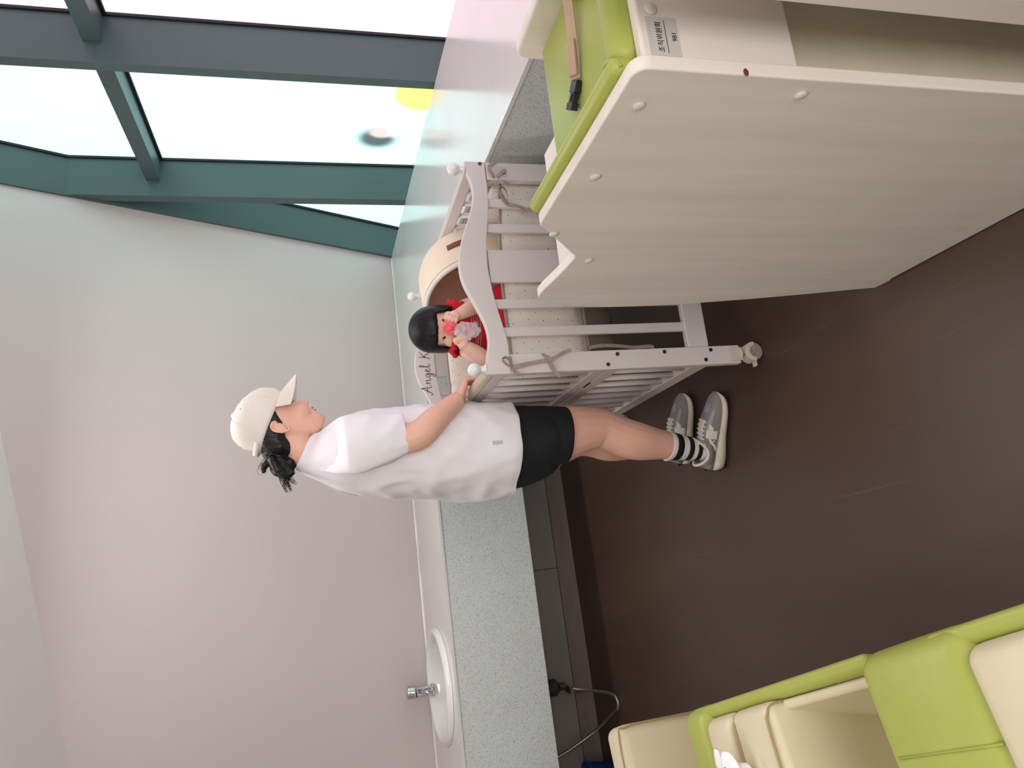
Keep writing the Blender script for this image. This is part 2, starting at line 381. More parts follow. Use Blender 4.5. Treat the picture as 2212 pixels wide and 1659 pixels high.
# corners of the cut-out rectangle
for (qx, qy) in ((X0, Y0), (X1, Y0), (X1, Y1), (X0, Y1)):
    near = sorted(range(N), key=lambda j: (box[j][0]-qx)**2+(box[j][1]-qy)**2)[:2]
    b.add([(qx, qy, CT), box[near[0]], box[near[1]]], [(0, 1, 2)])
b.add([(-3.19, Y0, CT), (X0, Y0, CT), (X0, Y1, CT), (-3.19, Y1, CT)], [(0, 1, 2, 3)])
def lx_front(y): return 1.41+.0936*(y-2.05)
def wx(y): return w0.x+(y-w0.y)*wd.x/wd.y
xc = lx_front(Y0)
b.add([(X1, Y0, CT), (xc, Y0, CT), (wx(Y0)-.003, Y0, CT), (wx(Y1)-.003, Y1, CT), (X1, Y1, CT)], [(0, 1, 2, 3, 4)])
b.add([(lx_front(-.3), -.3, CT), (wx(-.3)-.003, -.3, CT), (wx(Y0)-.003, Y0, CT), (xc, Y0, CT)], [(0, 1, 2, 3)])
# slab edge
fr = [(-3.19, Y0), (xc, Y0), (lx_front(-.3), -.3)]
for p, q in zip(fr, fr[1:]): b.add([(p[0], p[1], CT), (q[0], q[1], CT), (q[0], q[1], CT-.012), (p[0], p[1], CT-.012)], [(0, 1, 2, 3)])
bk = [(-3.19, Y1), (wx(Y1)-.003, Y1), (wx(-.3)-.003, -.3)]
for p, q in zip(bk, bk[1:]): b.add([(p[0], p[1], CT), (q[0], q[1], CT), (q[0], q[1], CT-.04), (p[0], p[1], CT-.04)], [(0, 1, 2, 3)])
obj('worktop', off(b, (0, 4.2, 0)), 'worktop', ct)
obj('apron', off(MB().box(-3.19, xc, 3.742, 3.772, .394, .8385), (0, 4.2, 0)), 'stone', ct)
b = MB(); ya, yb_ = 3.742, -.3
b.hexa([(lx_front(yb_)+.003, yb_, .394), (lx_front(yb_)+.033, yb_, .394), (lx_front(ya)+.033, ya, .394), (lx_front(ya)+.003, ya, .394),
        (lx_front(yb_)+.003, yb_, .8385), (lx_front(yb_)+.033, yb_, .8385), (lx_front(ya)+.033, ya, .8385), (lx_front(ya)+.003, ya, .8385)])
obj('apron', off(b, (0, 4.2, 0)), 'stone', ct)
obj('edge_bead', off(MB().box(-3.19, 2.40, 4.664, 4.6755, CT, CT+.006), (0, 4.2, 0)), 'porcelain', ct)
for x0, x1 in ((-3.19, .178), (.182, 2.0)): obj('base_panel', off(MB().box(x0, x1, 4.25, 4.27, .106, .80), (0, 4.2, 0)), 'under_panel', ct)
for x0, x1 in ((-3.19, -.502), (-.498, 2.0)): obj('kickboard', off(MB().box(x0, x1, 4.243, 4.27, 0, .104), (0, 4.2, 0)), 'kickboard', ct)
obj('gap_backing', off(MB().box(-3.18, 2.0, 4.272, 4.285, .0, .80), (0, 4.2, 0)), 'pipe_dark', ct)  # dark backing added so no light shows through the panel joints
# ---- sink
b = MB(); prof = [(1.0, .851), (.995, .862), (.965, .874), (.92, .879), (.875, .874), (.84, .858), (.80, .82), (.70, .765), (.5, .73), (.1, .72), (.02, .719)]
b.loft([[(sx+srx*r*math.cos(6.28318*j/56), sy+sry*r*math.sin(6.28318*j/56), z) for j in range(56)] for r, z in prof], False, True)
snk = root('sink', 'white oval drop-in wash basin set in the counter', 'sink', (sx, sy, CT))
obj('basin', off(b, (sx, sy, CT)), 'porcelain', snk, smooth=True)
obj('drain', off(MB().lathe([(.022, 0), (.02, .004), (.005, .003)], (sx, sy, .721)), (sx, sy, CT)), 'chrome', snk, smooth=True)
# ---- faucet
fx, fy = -.392, 4.51
fc = root('faucet', 'short chrome mixer tap behind the wash basin', 'faucet', (fx, fy, CT))
obj('tap_body', MB().lathe([(.036, 0), (.036, .012), (.029, .016), (.029, .085), (.032, .09), (.032, .1), (.02, .102)], n=28), 'chrome', fc, smooth=False, bevel=.002)
obj('spout', MB().tube([(0, -.01, .062), (0, -.07, .066), (0, -.115, .058), (0, -.125, .035)], [.016, .015, .014, .013], 14), 'chrome', fc, smooth=True)
hd = obj('tap_handle', MB().lathe([(.03, 0), (.035, .006), (.036, .045), (.03, .052), (.01, .053)], (0, 0, .1), 28, axis=(.05, .12, 1)), 'chrome', fc, bevel=.002)
obj('lever', MB().tube([(0, -.01, .13), (0, -.055, .142)], [.008, .006], 10), 'chrome', hd, smooth=True)
# ---- trap, hose, bucket below the counter
tr = root('drain_trap', 'dark drain trap hanging below the counter under the basin', 'pipe', (-.44, 4.08, .24))
obj('trap_body', MB().lathe([(.05, .3), (.05, .07), (.044, .06), (.044, .02), (.03, .01), (.02, -.0), (.02, -.03)], n=20), 'pipe_dark', tr, smooth=True, bevel=.003)
obj('outlet', MB().tube([(0, 0, .08), (.0, .08, .09), (0, .165, .09)], .022, 12), 'pipe_dark', tr, smooth=True)
obj('coupling_nut', MB().lathe([(.024, 0), (.027, .004), (.027, .02), (.02, .024)], (-.012, -.02, -.055), 6, axis=(-.3, -.3, 1)), 'chrome', tr)
hp = smooth_pts([(-.45, 4.065, .20), (-.47, 4.03, .12), (-.49, 3.93, .03), (-.51, 3.865, .010), (-.56, 3.86, .010), (-.60, 3.93, .03), (-.68, 4.03, .10), (-.77, 4.09, .28), (-.80, 4.12, .42)], 8)
tag(obj('hose', MB().tube(hp, .0085, 10), 'steel_hose', origin=(-.5, 3.87, 0), smooth=True), 'thin grey braided hose looping from the drain trap to the floor', 'hose')
bu = root('bucket', 'blue plastic bucket on the floor below the counter, at the picture edge', 'bucket', (-.938, 4.10, 0))
obj('shell', MB().lathe([(.085, 0), (.09, .005), (.115, .13), (.12, .135), (.12, .145), (.11, .145), (.085, .01), (.01, .008)], n=28), 'blue_plastic', bu, smooth=True, bevel=.002)
obj('handle', MB().tube([(.115*math.cos(a), .03, .135-.10*math.sin(a)*.5) for a in [math.pi*i/10 for i in range(11)]], .004, 8), 'steel_hose', bu, smooth=True)

# ================================================================== changing table (right foreground)
TZ = -R(3.3)
tb = root('changing_table', 'whitewashed wooden changing table with notched side panels in the right foreground', 'table', (.67, 1.434, 0), TZ)
def arc(cx, cy, r, a0, a1, n=5): return [(cx+r*math.cos(R(a0+(a1-a0)*i/n)), cy+r*math.sin(R(a0+(a1-a0)*i/n))) for i in range(n+1)]
side = [(-.733, .004), (-.733, 1.008)]+arc(-.711, 1.009, .022, 180, 90)+[(-.56, 1.0305), (-.32, 1.0315)]+arc(-.302, 1.007, .024, 85, 30)+[(-.232, .979), (-.180, .936)]+arc(-.14, .944, .032, 215, 285, 5)+[(-.05, .918), (.03, .9275)]+arc(.062, .890, .038, 88, 15)+[(.128, .85), (.147, .79), (.154, .74), (.155, .66), (.148, .55), (.139, .47), (.118, .33), (.09, .18), (.066, .07), (.054, .004), (.03, .0), (.0, .0), (-.004, .006)]
side_r = [(-.733, .004), (-.733, 1.008)]+arc(-.711, 1.009, .022, 180, 90)+[(-.32, 1.0315)]+arc(-.302, 1.005, .026, 90, 0)+[(-.276, .6), (-.276, .004)]
for k in (0, 1):
    x = 0 if k == 0 else .363
    obj('side_panel', MB().prism(side if k == 0 else side_r, lambda a, b_, t: (t, a, b_), x, x+.022), 'table_wood', tb, bevel=.007, bseg=3)
fbo = obj('end_board', MB().box(.0225, .3625, -.722, -.702, .776, 1.012), 'table_wood', tb, bevel=.006, bseg=3)
obj('back_board', MB().box(.0225, .3625, -.690, -.678, .02, .774), 'table_back', tb)
obj('rail', MB().box(.0225, .3625, -.698, -.688, .758, .7755), 'table_back', tb)
for x in (.055, .105): obj('screw_hole', MB().lathe([(.003, 0), (.0025, .0012), (.001, .0012)], (x, -.698, .766), 8, axis=(0, -1, 0)), 'hole', tb)
obj('deck', MB().box(.0225, .3625, -.70, -.31, .935, .953), 'table_wood', tb)
obj('step_deck', MB().box(.0225, .3625, -.30, .06, .85, .868), 'table_wood', tb)
obj('far_board', MB().box(.0225, .3625, .03, .045, .02, .84), 'table_wood', tb)
for a, z in ((-.656, .993), (-.467, .986), (-.258, .992), (-.135, .876), (-.70, .765)):
    obj('screw_cap', MB().lathe([(.0085, 0), (.009, .002), (.006, .004), (.001, .0048)], (0, a, z), 16, axis=(-1, 0, 0)), 'screw_cap', tb, smooth=True)
obj('screw_cap', MB().lathe([(.0095, 0), (.009, .002), (.006, .004), (.001, .0048)], (.100, -.722, .989), 16, axis=(0, -1, 0)), 'screw_cap', tb, smooth=True)
stk = obj('sticker', MB().box(.029, .088, -.7228, -.7222, .955, 1.0), 'label_paper', tb)
tag(stk, 'worn inventory sticker with printed lettering')
def place_text(txt, size, loc, rot, mat, parent, name='lettering', shear=0, align='CENTER'):
    me = text_mesh(txt, size, shear, align); o = obj(name, me, mat, parent); o.location = loc; o.rotation_euler = rot; return o
place_text('조직위원회', .0102, (.0575, -.7231, .9795), (R(90), 0, 0), 'ink', stk)
place_text('981', .0098, (.059, -.7231, .9585), (R(90), 0, 0), 'ink', stk)
obj('underline', MB().box(.033, .083, -.7233, -.7229, .9735, .9742), 'ink', stk)
place_text('· · · · · · ·', .009, (.066, -.7231, .993), (R(90), 0, 0), 'grey_print', stk)
# scuff on the panel edge
obj('scuff', MB().ell((.004, -.7332, .872), (.006, .0008, .004)), 'leather', tb)
# ---- pad
pad = root('changing_pad', 'lime green vinyl changing pad with raised edges on the changing table', 'pad', (.67, 1.434, .953), TZ)
def rbox(mb, x0, x1, y0, y1, z0, z1, r=.02, n=5, puff=0):
    """soft cushion: rounded box"""
    bm_ = []
    cx, cy, cz = (x0+x1)/2, (y0+y1)/2, (z0+z1)/2; hx, hy, hz = (x1-x0)/2, (y1-y0)/2, (z1-z0)/2; r = min(r, hx*.99, hy*.99, hz*.99)
    G = 8; dirs = [((1, 0, 0), (0, 1, 0), (0, 0, 1)), ((-1, 0, 0), (0, 0, 1), (0, 1, 0)), ((0, 1, 0), (0, 0, 1), (1, 0, 0)), ((0, -1, 0), (1, 0, 0), (0, 0, 1)), ((0, 0, 1), (1, 0, 0), (0, 1, 0)), ((0, 0, -1), (0, 1, 0), (1, 0, 0))]
    def co(t, h):   # grid positions concentrated at the rounded ends
        s = [-h, -h+r*.3, -h+r*.65, -h+r, 0, h-r, h-r*.65, h-r*.3, h]; return s[t]
    H = Vector((hx, hy, hz))
    for nx, ux, vx in dirs:
        nx, ux, vx = Vector(nx), Vector(ux), Vector(vx); v = []
        hu = abs(ux.dot(H)); hv = abs(vx.dot(H)); hn = abs(nx.dot(H))
        for i in range(9):
            for j in range(9):
                p = nx*hn+ux*co(i, hu)+vx*co(j, hv)
                core = Vector([max(-H[k]+r, min(H[k]-r, p[k])) for k in range(3)])
                d = p-core
                if d.length > 1e-9: p = core+d.normalized()*r
                if puff: p += nx*puff*(1-(co(i, hu)/hu)**2)*(1-(co(j, hv)/hv)**2)
                v.append((cx+p.x, cy+p.y, cz+p.z))
        mb.add(v, [(i*9+j, (i+1)*9+j, (i+1)*9+j+1, i*9+j+1) for i in range(8) for j in range(8)])
    return mb
def weld(mb, name):
    me = mb.mesh(name); bm = bmesh.new(); bm.from_mesh(me); bmesh.ops.remove_doubles(bm, verts=bm.verts, dist=1e-5); bmesh.ops.recalc_face_normals(bm, faces=bm.faces); bm.to_mesh(me); bm.free(); return me
def cushion(name, mat, parent, x0, x1, y0, y1, z0, z1, r=.02, puff=0):
    return obj(name, weld(rbox(MB(), x0, x1, y0, y1, z0, z1, r, puff=puff), name), mat, parent, smooth=True)
D = .953
cushion('pad_base', 'green_vinyl', pad, .0235, .3615, -.70, -.305, 0, .034, .016, .004)
cushion('side_bolster', 'green_vinyl', pad, .0235, .050, -.695, -.288, .01, .092, .0125)
cushion('side_bolster', 'green_vinyl', pad, .318, .3615, -.70, -.475, .01, .098, .02)
cushion('end_bolster', 'green_vinyl', pad, .04, .335, -.7005, -.655, .005, .083, .02, .004)
obj('fold', MB().tube(smooth_pts([(.045, -.66, .086), (.048, -.675, .09), (.042, -.69, .082), (.03, -.694, .078)], 5), .0035, 8), 'green_dark', pad, smooth=True)
st = root('safety_strap', 'beige webbing strap with black buckle lying across the green pad', 'strap', (.67, 1.434, .953), TZ)
def ribbon(pts, w, th, side, k=6, mb=None):
    """flat band along pts; side = width direction"""
    pts = smooth_pts(pts, k); mb = mb or MB(); s = Vector(side); rings = []
    for i, p in enumerate(pts):
        t = (pts[min(i+1, len(pts)-1)]-pts[max(i-1, 0)]).normalized(); w_ = (s-t*s.dot(t)).normalized(); n = t.cross(w_)
        rings.append([p+w_*(w/2)+n*(th/2), p-w_*(w/2)+n*(th/2), p-w_*(w/2)-n*(th/2), p+w_*(w/2)-n*(th/2)])
    mb.loft(rings); return mb
obj('webbing', ribbon([(.345, -.54, .07), (.30, -.512, .055), (.25, -.498, .050), (.21, -.488, .047), (.175, -.474, .045)], .022, .002, (.3, 1, .4)), 'strap', st)
obj('webbing', ribbon([(.232, -.492, .053), (.205, -.486, .052), (.18, -.476, .049)], .021, .004, (.3, 1, .4)), 'strap', st)
b = MB(); b.box(-.024, -.004, -.013, .013, -.006, .006); b.box(-.004, .012, -.010, .010, -.005, .005); b.box(.012, .024, -.013, .013, -.006, .006); b.box(-.002, .01, -.004, .004, .005, .0068)
o = obj('buckle', b, 'black_plastic', st, bevel=.002); o.location = (.156, -.457, .044); o.rotation_euler = (0, R(-8), R(145))
# ---- white cabinet at the very right
cb = root('white_cabinet', 'plain white cabinet panel at the right picture edge, in front of the changing table end', 'cabinet', (.67, 1.434, 0), TZ)
obj('side', MB().box(.058, .076, -1.30, -.80, 0, 1.08), 'table_wood', cb, bevel=.003)
obj('back', MB().box(.0765, .60, -.818, -.80, 0, 1.08), 'table_wood', cb, bevel=.003)
obj('top', MB().box(.055, .605, -1.30, -.798, 1.0805, 1.10), 'table_wood', cb, bevel=.003)
obj('side', MB().box(.582, .60, -1.30, -.8185, 0, 1.08), 'table_wood', cb, bevel=.003)

# ================================================================== crib
CR = (.66, 2.03, 0)
cr = root('baby_crib', 'white wooden baby crib on castors with wavy end boards and ball finials', 'crib', CR, TZ)
CL = 1.14; CWd = .705
def slab(mb, top, bot, y0, y1): return mb.prism(top+bot[::-1], lambda a, z, t: (a, t, z), y0, y1)
def sm2(pts, k=6): return [(p.x, p.y) for p in smooth_pts([(a, b_, 0) for a, b_ in pts], k)]
rail_top = sm2([(.0, .938), (.05, .934), (.085, .9255), (.117, .922), (.16, .928), (.22, .951), (.285, .979), (.34, .988), (.40, .981), (.46, .962), (.52, .938), (.565, .924), (.605, .9195), (.64, .925), (.675, .935), (.705, .938)])
rail_bot = sm2([(.0, .865), (.054, .864), (.10, .864), (.158, .874), (.22, .886), (.29, .8955), (.352, .899), (.42, .895), (.48, .886), (.54, .876), (.60, .872), (.655, .872), (.705, .872)])
for far in (0, 1):
    y0 = 0 if not far else CL-.026
    hb = obj('headboard', slab(MB(), rail_top, rail_bot, y0-.003, y0+.023), 'white_paint', cr, bevel=.0025)
    for x0 in (0, .643): obj('post', MB().box(x0, x0+.062, y0, y0+.026, .082, .869), 'white_paint', cr, bevel=.003)
    for x0, x1 in ((.119, .149), (.21, .24), (.296, .404), (.463, .493), (.55, .58)):
        obj('slat', MB().box(x0, x1, y0+.006, y0+.018, .258, .893), 'white_paint', cr, bevel=.002)
    obj('lower_rail', MB().box(.062, .643, y0-.0+.001, y0+.0255, .19, .264), 'white_paint', cr, bevel=.003)
    for x in (.02, .684):
        obj('finial', MB().lathe([(.0, .936), (.016, .937), (.017, .941), (.011, .944), (.014, .948), (.009, .951), (.0135, .9565), (.0195, .964), (.0215, .973), (.0195, .982), (.0135, .9895), (.006, .993), (.0005, .994)], (x, y0+.012, 0), 20, cap=False), 'porcelain', cr, smooth=True)
    if far:
        txt = hb
# side gates
for left in (1, 0):
    x0, x1 = (0.001, .026) if left else (.679, .704)
    ya, yb2 = .0265, CL-.0265
    if left:
        obj('top_rail', MB().box(x0, x1, ya, yb2, .878, .914), 'white_paint', cr, bevel=.003)
        obj('rail_cap', MB().box(x0-.003, x1+.004, ya, yb2, .9145, .943), 'crib_cap', cr, bevel=.009, bseg=3)
        obj('gate_rail', MB().box(x0, x1, ya, yb2, .553, .592), 'white_paint', cr, bevel=.003)
        obj('fixed_rail', MB().box(x0, x1, ya, yb2, .508, .549), 'white_paint', cr, bevel=.003)
        obj('bottom_rail', MB().box(x0, x1, ya, yb2, .195, .25), 'white_paint', cr, bevel=.003)
        obj('latch', MB().box(x0-.0012, x0+.002, .17, .23, .5485, .5535), 'hole', cr)
    else:
        obj('top_rail', MB().box(x0, x1, ya, yb2, .895, .938), 'white_paint', cr, bevel=.006)
        obj('bottom_rail', MB().box(x0, x1, ya, yb2, .195, .25), 'white_paint', cr, bevel=.003)
    xm = (x0+x1)/2
    for i in range(12):
        y = .075+.0885*i
        if left:
            obj('bar', MB().lathe([(.0098, .592), (.0098, .878)], (xm, y, 0), 10), 'white_paint', cr, smooth=True)
            obj('bar', MB().lathe([(.0098, .25), (.0098, .508)], (xm, y, 0), 10), 'white_paint', cr, smooth=True)
        else:
            obj('bar', MB().lathe([(.0098, .25), (.0098, .895)], (xm, y, 0), 10), 'white_paint', cr, smooth=True)
# bolts
for x, z in ((.016, .55), (.048, .514), (.049, .352), (.049, .187), (.017, .21), (.697, .888), (.657, .514), (.689, .55)):
    y = 0 if z < .88 else -.003
    o = obj('bolt', MB().lathe([(.0065, 0), (.0065, .0012), (.0045, .0012), (.0042, .0004), (.0005, .0004)], (x, y, z), 14, axis=(0, -1, 0)), 'bolt', cr)
# castors
for x, y, f in ((.031, .013, 1), (.674, .013, 1), (.031, CL-.013, -1), (.674, CL-.013, -1)):
    br = obj('castor', MB().lathe([(.02, .074), (.022, .079), (.012, .081)], (x, y+.0, 0), 16), 'castor_plastic', cr)
    yw = y+.012*f
    obj('bracket', MB().box(x-.022, x+.022, y-.0165*f-.0012, y-.0165*f+.0012, .078, .122), 'castor_plastic', br, bevel=.001)
    obj('stem', MB().lathe([(.006, .05), (.006, .078)], (x, y, 0), 10), 'bolt', br)
    hd_ = []
    for i in range(9): hd_.append((R(-5+i*23.75)))
    b = MB(); outer = [(.033*math.cos(a), .033*math.sin(a)) for a in hd_]
    b.prism(outer+[(0.0, -.006)], lambda p, q, t: (x+.006+p, t, .031+q), y-.022, y+.022)
    obj('castor_hood', b, 'castor_plastic', br, bevel=.003)
    for dy in (-.0135, .0135):
        obj('wheel', MB().lathe([(.02, -.0085), (.027, -.0075), (.0295, -.004), (.0295, .004), (.027, .0075), (.02, .0085)], (x+.006, y+dy, .0297), 24, axis=(0, 1, 0)), 'castor_grey', br, smooth=False, bevel=.001)
    obj('brake_pedal', MB().box(x-.042, x-.018, y-.01, y+.01, .022, .029), 'castor_plastic', br, bevel=.002)
# script lettering on the far board
def script(parent, strokes, x0, z0, s, y, mat, wid=.0016):
    b = MB()
    for st_ in strokes:
        pts = smooth_pts([(x0+a*s, y, z0+c_*s) for a, c_ in st_], 5)
        n = len(pts); b.tube(pts, [wid*(.55+.45*math.sin(math.pi*min(1, max(0, i/(n-1))))) for i in range(n)], 6, flat=((0, 1, 0), .3))
    return obj('lettering', b, mat, parent, smooth=True)
let = [
 [(-.25, .15), (-.2, -.02), (-.05, .02), (.25, .55), (.5, 1.05), (.52, .6), (.55, .1), (.68, .02), (.85, .2)], [(.05, .38), (.3, .45), (.62, .42)],     # A
 [(.9, .45), (.98, .5), (1.0, .1), (.98, .02)], [(1.0, .25), (1.15, .48), (1.3, .45), (1.3, .1), (1.42, .02), (1.55, .2)],                            # n
 [(1.95, .42), (1.8, .5), (1.65, .3), (1.7, .05), (1.85, .08), (1.98, .42), (1.98, 0), (1.9, -.4), (1.72, -.5), (1.7, -.3), (1.95, -.05), (2.2, .15)], # g
 [(2.2, .15), (2.4, .3), (2.42, .46), (2.3, .48), (2.22, .25), (2.32, .02), (2.5, .05), (2.65, .3)],                                                   # e
 [(2.65, .3), (2.85, .8), (2.85, 1.05), (2.74, 1.02), (2.72, .5), (2.76, .05), (2.9, .02), (3.05, .2)],                                                # l
 [(3.75, 1.0), (3.7, .5), (3.6, .02), (3.45, .0)], [(4.3, 1.0), (4.1, .8), (3.75, .5), (3.95, .35), (4.1, .05), (4.3, 0), (4.4, .12)],                 # K
 [(4.55, .48), (4.52, .1), (4.6, .01), (4.75, .15)], [(4.57, .7), (4.58, .74)],                                                                         # i
]
script(cr, let, .222, .922, .0445, CL-.0295-.0004, 'ink')
lb = obj('sticker', MB().box(.655, .69, -.0006, -.0001, .80, .838), 'label_paper', cr); tag(lb, 'small white inventory label')
place_text('982', .013, (.672, -.0009, .806), (R(90), 0, 0), 'ink', lb)

# ================================================================== things in the crib
mt = root('crib_mattress', 'thin crib mattress under the baby', 'mattress', CR, TZ)
cushion('mattress_pad', 'mattress_cloth', mt, .045, .66, .075, 1.065, .565, .628, .02)
sk = MB(); nx = 40; rings = []
for i in range(nx+1):
    x = .048+.608*i/nx; s_ = math.sin(i*.9)*.006+noise.noise(Vector((x*9, 0, 3)))*.012
    rings.append([(x, .085+s_*.4, .59), (x, .095+s_, .55), (x, .12+s_*1.5, .50), (x, .16+s_*2, .455), (x, .2+s_*2, .43)])
sk.loft(rings, False, False, closed=False)
obj('support_cloth', sk, 'grey_cloth', mt, smooth=True, solid=.002)
obj('bed_base', MB().box(.04, .665, .2, 1.09, .535, .563), 'white_paint', mt)
bp = root('crib_bumper', 'quilted cream crib bumper with small dots, taupe binding and ribbon ties', 'bumper', CR, TZ)
def bumper_panel(p0, p1, z0, z1, seams, inward, seed=0, n=110, dip=None):
    p0, p1 = Vector(p0), Vector(p1); t = p1-p0; ln = t.length; t = t/ln; nv = Vector(inward); rings = []; tops = []; bots = []
    for i in range(n+1):
        u = i/n; x = u*ln; c = p0+t*x
        g = 1.0
        for sm_ in seams: g = min(g, min(1, abs(x-sm_)/.03)**.5*.75+.25)
        g = min(g, min(1, min(x, ln-x)/.03)**.5*.7+.3)
        wr = noise.noise(Vector((x*34, seed*7.1, 0)))*.5+noise.noise(Vector((x*75, seed*3.3, 5)))*.35
        zt = z1+(dip(u) if dip else 0)+noise.noise(Vector((x*8, seed, 1)))*.004; zb = z0+noise.noise(Vector((x*8, seed, 9)))*.004
        ring = []; K = 9
        for sgn in (1, -1):
            for k in range(K):
                v = k/(K-1) if sgn > 0 else 1-k/(K-1)
                th = .013*g*(1-abs(2*v-1)**4)+.003
                th += (wr*.0035+noise.noise(Vector((x*26, v*7, seed*5+sgn)))*.004)*(1-abs(2*v-1)**6)
                p = c+nv*(sgn*th); ring.append((p.x, p.y, zb+(zt-zb)*v))
        rings.append(ring); tops.append((c.x, c.y, zt)); bots.append((c.x, c.y, zb))
    pn = obj('panel', MB().loft(rings), 'bumper_cloth', bp, smooth=True)
    for ed in (tops, bots):
        obj('binding', MB().tube(ed, .0068, 8, flat=(inward, .75)), 'binding', pn, smooth=True)
    return pn
bumper_panel((.048, .052, 0), (.657, .052, 0), .597, .843, [.115, .36, .47], (0, 1, 0), 1, dip=lambda u: -.03*max(0, u-.5)*2)
bumper_panel((.048, 1.085, 0), (.657, 1.085, 0), .60, .845, [.2, .4], (0, 1, 0), 2)
bumper_panel((.046, .075, 0), (.046, 1.065, 0), .60, .845, [.25, .5, .75], (1, 0, 0), 3, n=150)
bumper_panel((.659, .075, 0), (.659, 1.065, 0), .60, .845, [.25, .5, .75], (1, 0, 0), 4, n=150)
def tie(pts, w=.011, side=(0, 0, 1)): obj('tie_ribbon', ribbon(pts, w, .0015, side), 'binding', bp)
y = -.0075
tie([(.062, .02, .862), (.05, y, .863), (.03, y-.002, .864), (.018, y-.004, .862)], .008)
tie([(.018, y-.003, .862), (.028, y-.006, .88), (.040, y-.012, .891), (.046, y-.016, .883), (.038, y-.012, .87), (.018, y-.005, .862)], .010, (.4, -1, .3))
tie([(.018, y-.004, .862), (.022, y-.006, .835), (.028, y-.003, .80), (.032, y-.004, .77), (.034, y-.004, .742)], .012, (1, 0, .1))
tie([(.018, y-.004, .862), (.004, y-.007, .855), (-.006, y-.004, .845), (-.012, y-.002, .832)], .012, (.5, 0, 1))
tie([(.064, .02, .765), (.055, y, .757), (.035, y-.004, .742)], .010, (0, 0, 1))
tie([(.033, y-.006, .744), (.046, y-.008, .716), (.058, y-.004, .69), (.064, y-.006, .67)], .011, (1, 0, .5))
tie([(.036, y-.006, .744), (.018, y-.008, .74), (.0, y-.006, .732), (-.012, y-.003, .722), (-.018, y, .715)], .012, (.3, 0, 1))
tie([(.046, y-.006, .75), (.033, y-.009, .742), (.03, y-.009, .735)], .014, (0, 0, 1))
yy = .001
tie([(.62, .035, .838), (.60, yy, .832), (.575, yy-.003, .82), (.557, yy-.004, .812)], .010, (0, 0, 1))
tie([(.557, yy-.004, .812), (.575, yy-.012, .832), (.60, yy-.016, .838), (.612, yy-.012, .825), (.595, yy-.012, .812), (.557, yy-.004, .812)], .009, (.2, -1, .2))
tie([(.557, yy-.004, .812), (.55, yy-.008, .785), (.541, yy-.004, .755), (.538, yy-.006, .725), (.54, yy-.002, .69)], .011, (1, 0, .2))
tie([(.64, .03, .842), (.655, yy-.012, .85), (.675, yy-.014, .862), (.69, yy-.011, .855), (.704, yy-.008, .835)], .010, (.3, 0, 1))
tie([(.645, .02, .84), (.655, yy-.012, .832), (.665, yy-.015, .818), (.672, yy-.013, .806)], .011, (1, 0, .4))
tie([(.64, .02, .84), (.63, yy-.012, .825), (.622, yy-.01, .80)], .010, (1, 0, .2))
tie([(.086, .06, .597), (.092, .05, .55), (.088, .045, .49), (.082, .05, .43), (.084, .05, .38), (.08, .05, .36)], .012, (1, .2, 0))
# ---- hooded baby seat
hs = root('baby_pod', 'cream round hooded baby pod with brown lining and leather tag inside the crib', 'baby pod', CR, TZ)
hb_, hw, hu = Vector((.85, .5268, 0)), Vector((.5268, -.85, 0)), Vector((0, 0, 1)); hc = Vector((.385, .42, .828))
def hring(t, r, n=48, zmin=.632):
    out = []
    for j in range(n):
        a = 6.28318*j/n; p = hc+hb_*t+hw*(r*math.cos(a))+hu*(r*1.02*math.sin(a)); out.append((p.x, p.y, max(p.z, zmin)))
    return out
obj('outer_shell', MB().loft([hring(t, r) for t, r in ((0, .198), (.05, .204), (.11, .206), (.16, .202), (.2, .19), (.235, .165), (.258, .12), (.27, .05))], False, True), 'hood_cloth', hs, smooth=True)
obj('inner_lining', MB().loft([hring(t, r, zmin=.637) for t, r in ((.0, .190), (.05, .193), (.11, .194), (.16, .188), (.2, .175), (.23, .14), (.245, .06))], False, True), 'hood_lining', hs, smooth=True)
obj('rim_piping', MB().tube([Vector(p) for p in hring(-.002, .196, 64)]+[Vector(hring(-.002, .196, 64)[0])], .0085, 10), 'piping', hs, smooth=True)
rr = [Vector(p) for p in hring(.016, .2025, 64)]
obj('rim_piping', MB().tube(rr+[rr[0]], .004, 8), 'piping', hs, smooth=True)
def on_hood(t, a, r=.2075): return hc+hb_*t+hw*(r*math.cos(a))+hu*(r*1.02*math.sin(a))
v = []
for i in range(5):
    for j in range(4): v.append(on_hood(.085+.028*j/3, R(2+34*i/4)))
me_ = MB().add(v, [(i*4+j, i*4+j+1, (i+1)*4+j+1, (i+1)*4+j) for i in range(4) for j in range(3)])
tg = obj('leather_tag', me_, 'leather', hs, smooth=True, solid=.002)
c_ = on_hood(.099, R(14), .2095); ax_ = (hw*math.cos(R(14))+hu*math.sin(R(14)))
obj('rivet', MB().lathe([(.006, 0), (.006, .001), (.003, .0025), (.001, .003)], c_, 12, axis=ax_), 'piping', tg, smooth=True)
obj('stitch_loop', MB().tube([on_hood(.10+.05*math.cos(q), R(-38+14*math.sin(q)), .206) for q in [6.28318*i/24 for i in range(25)]], .002, 6), 'cream_seam', hs, smooth=True)

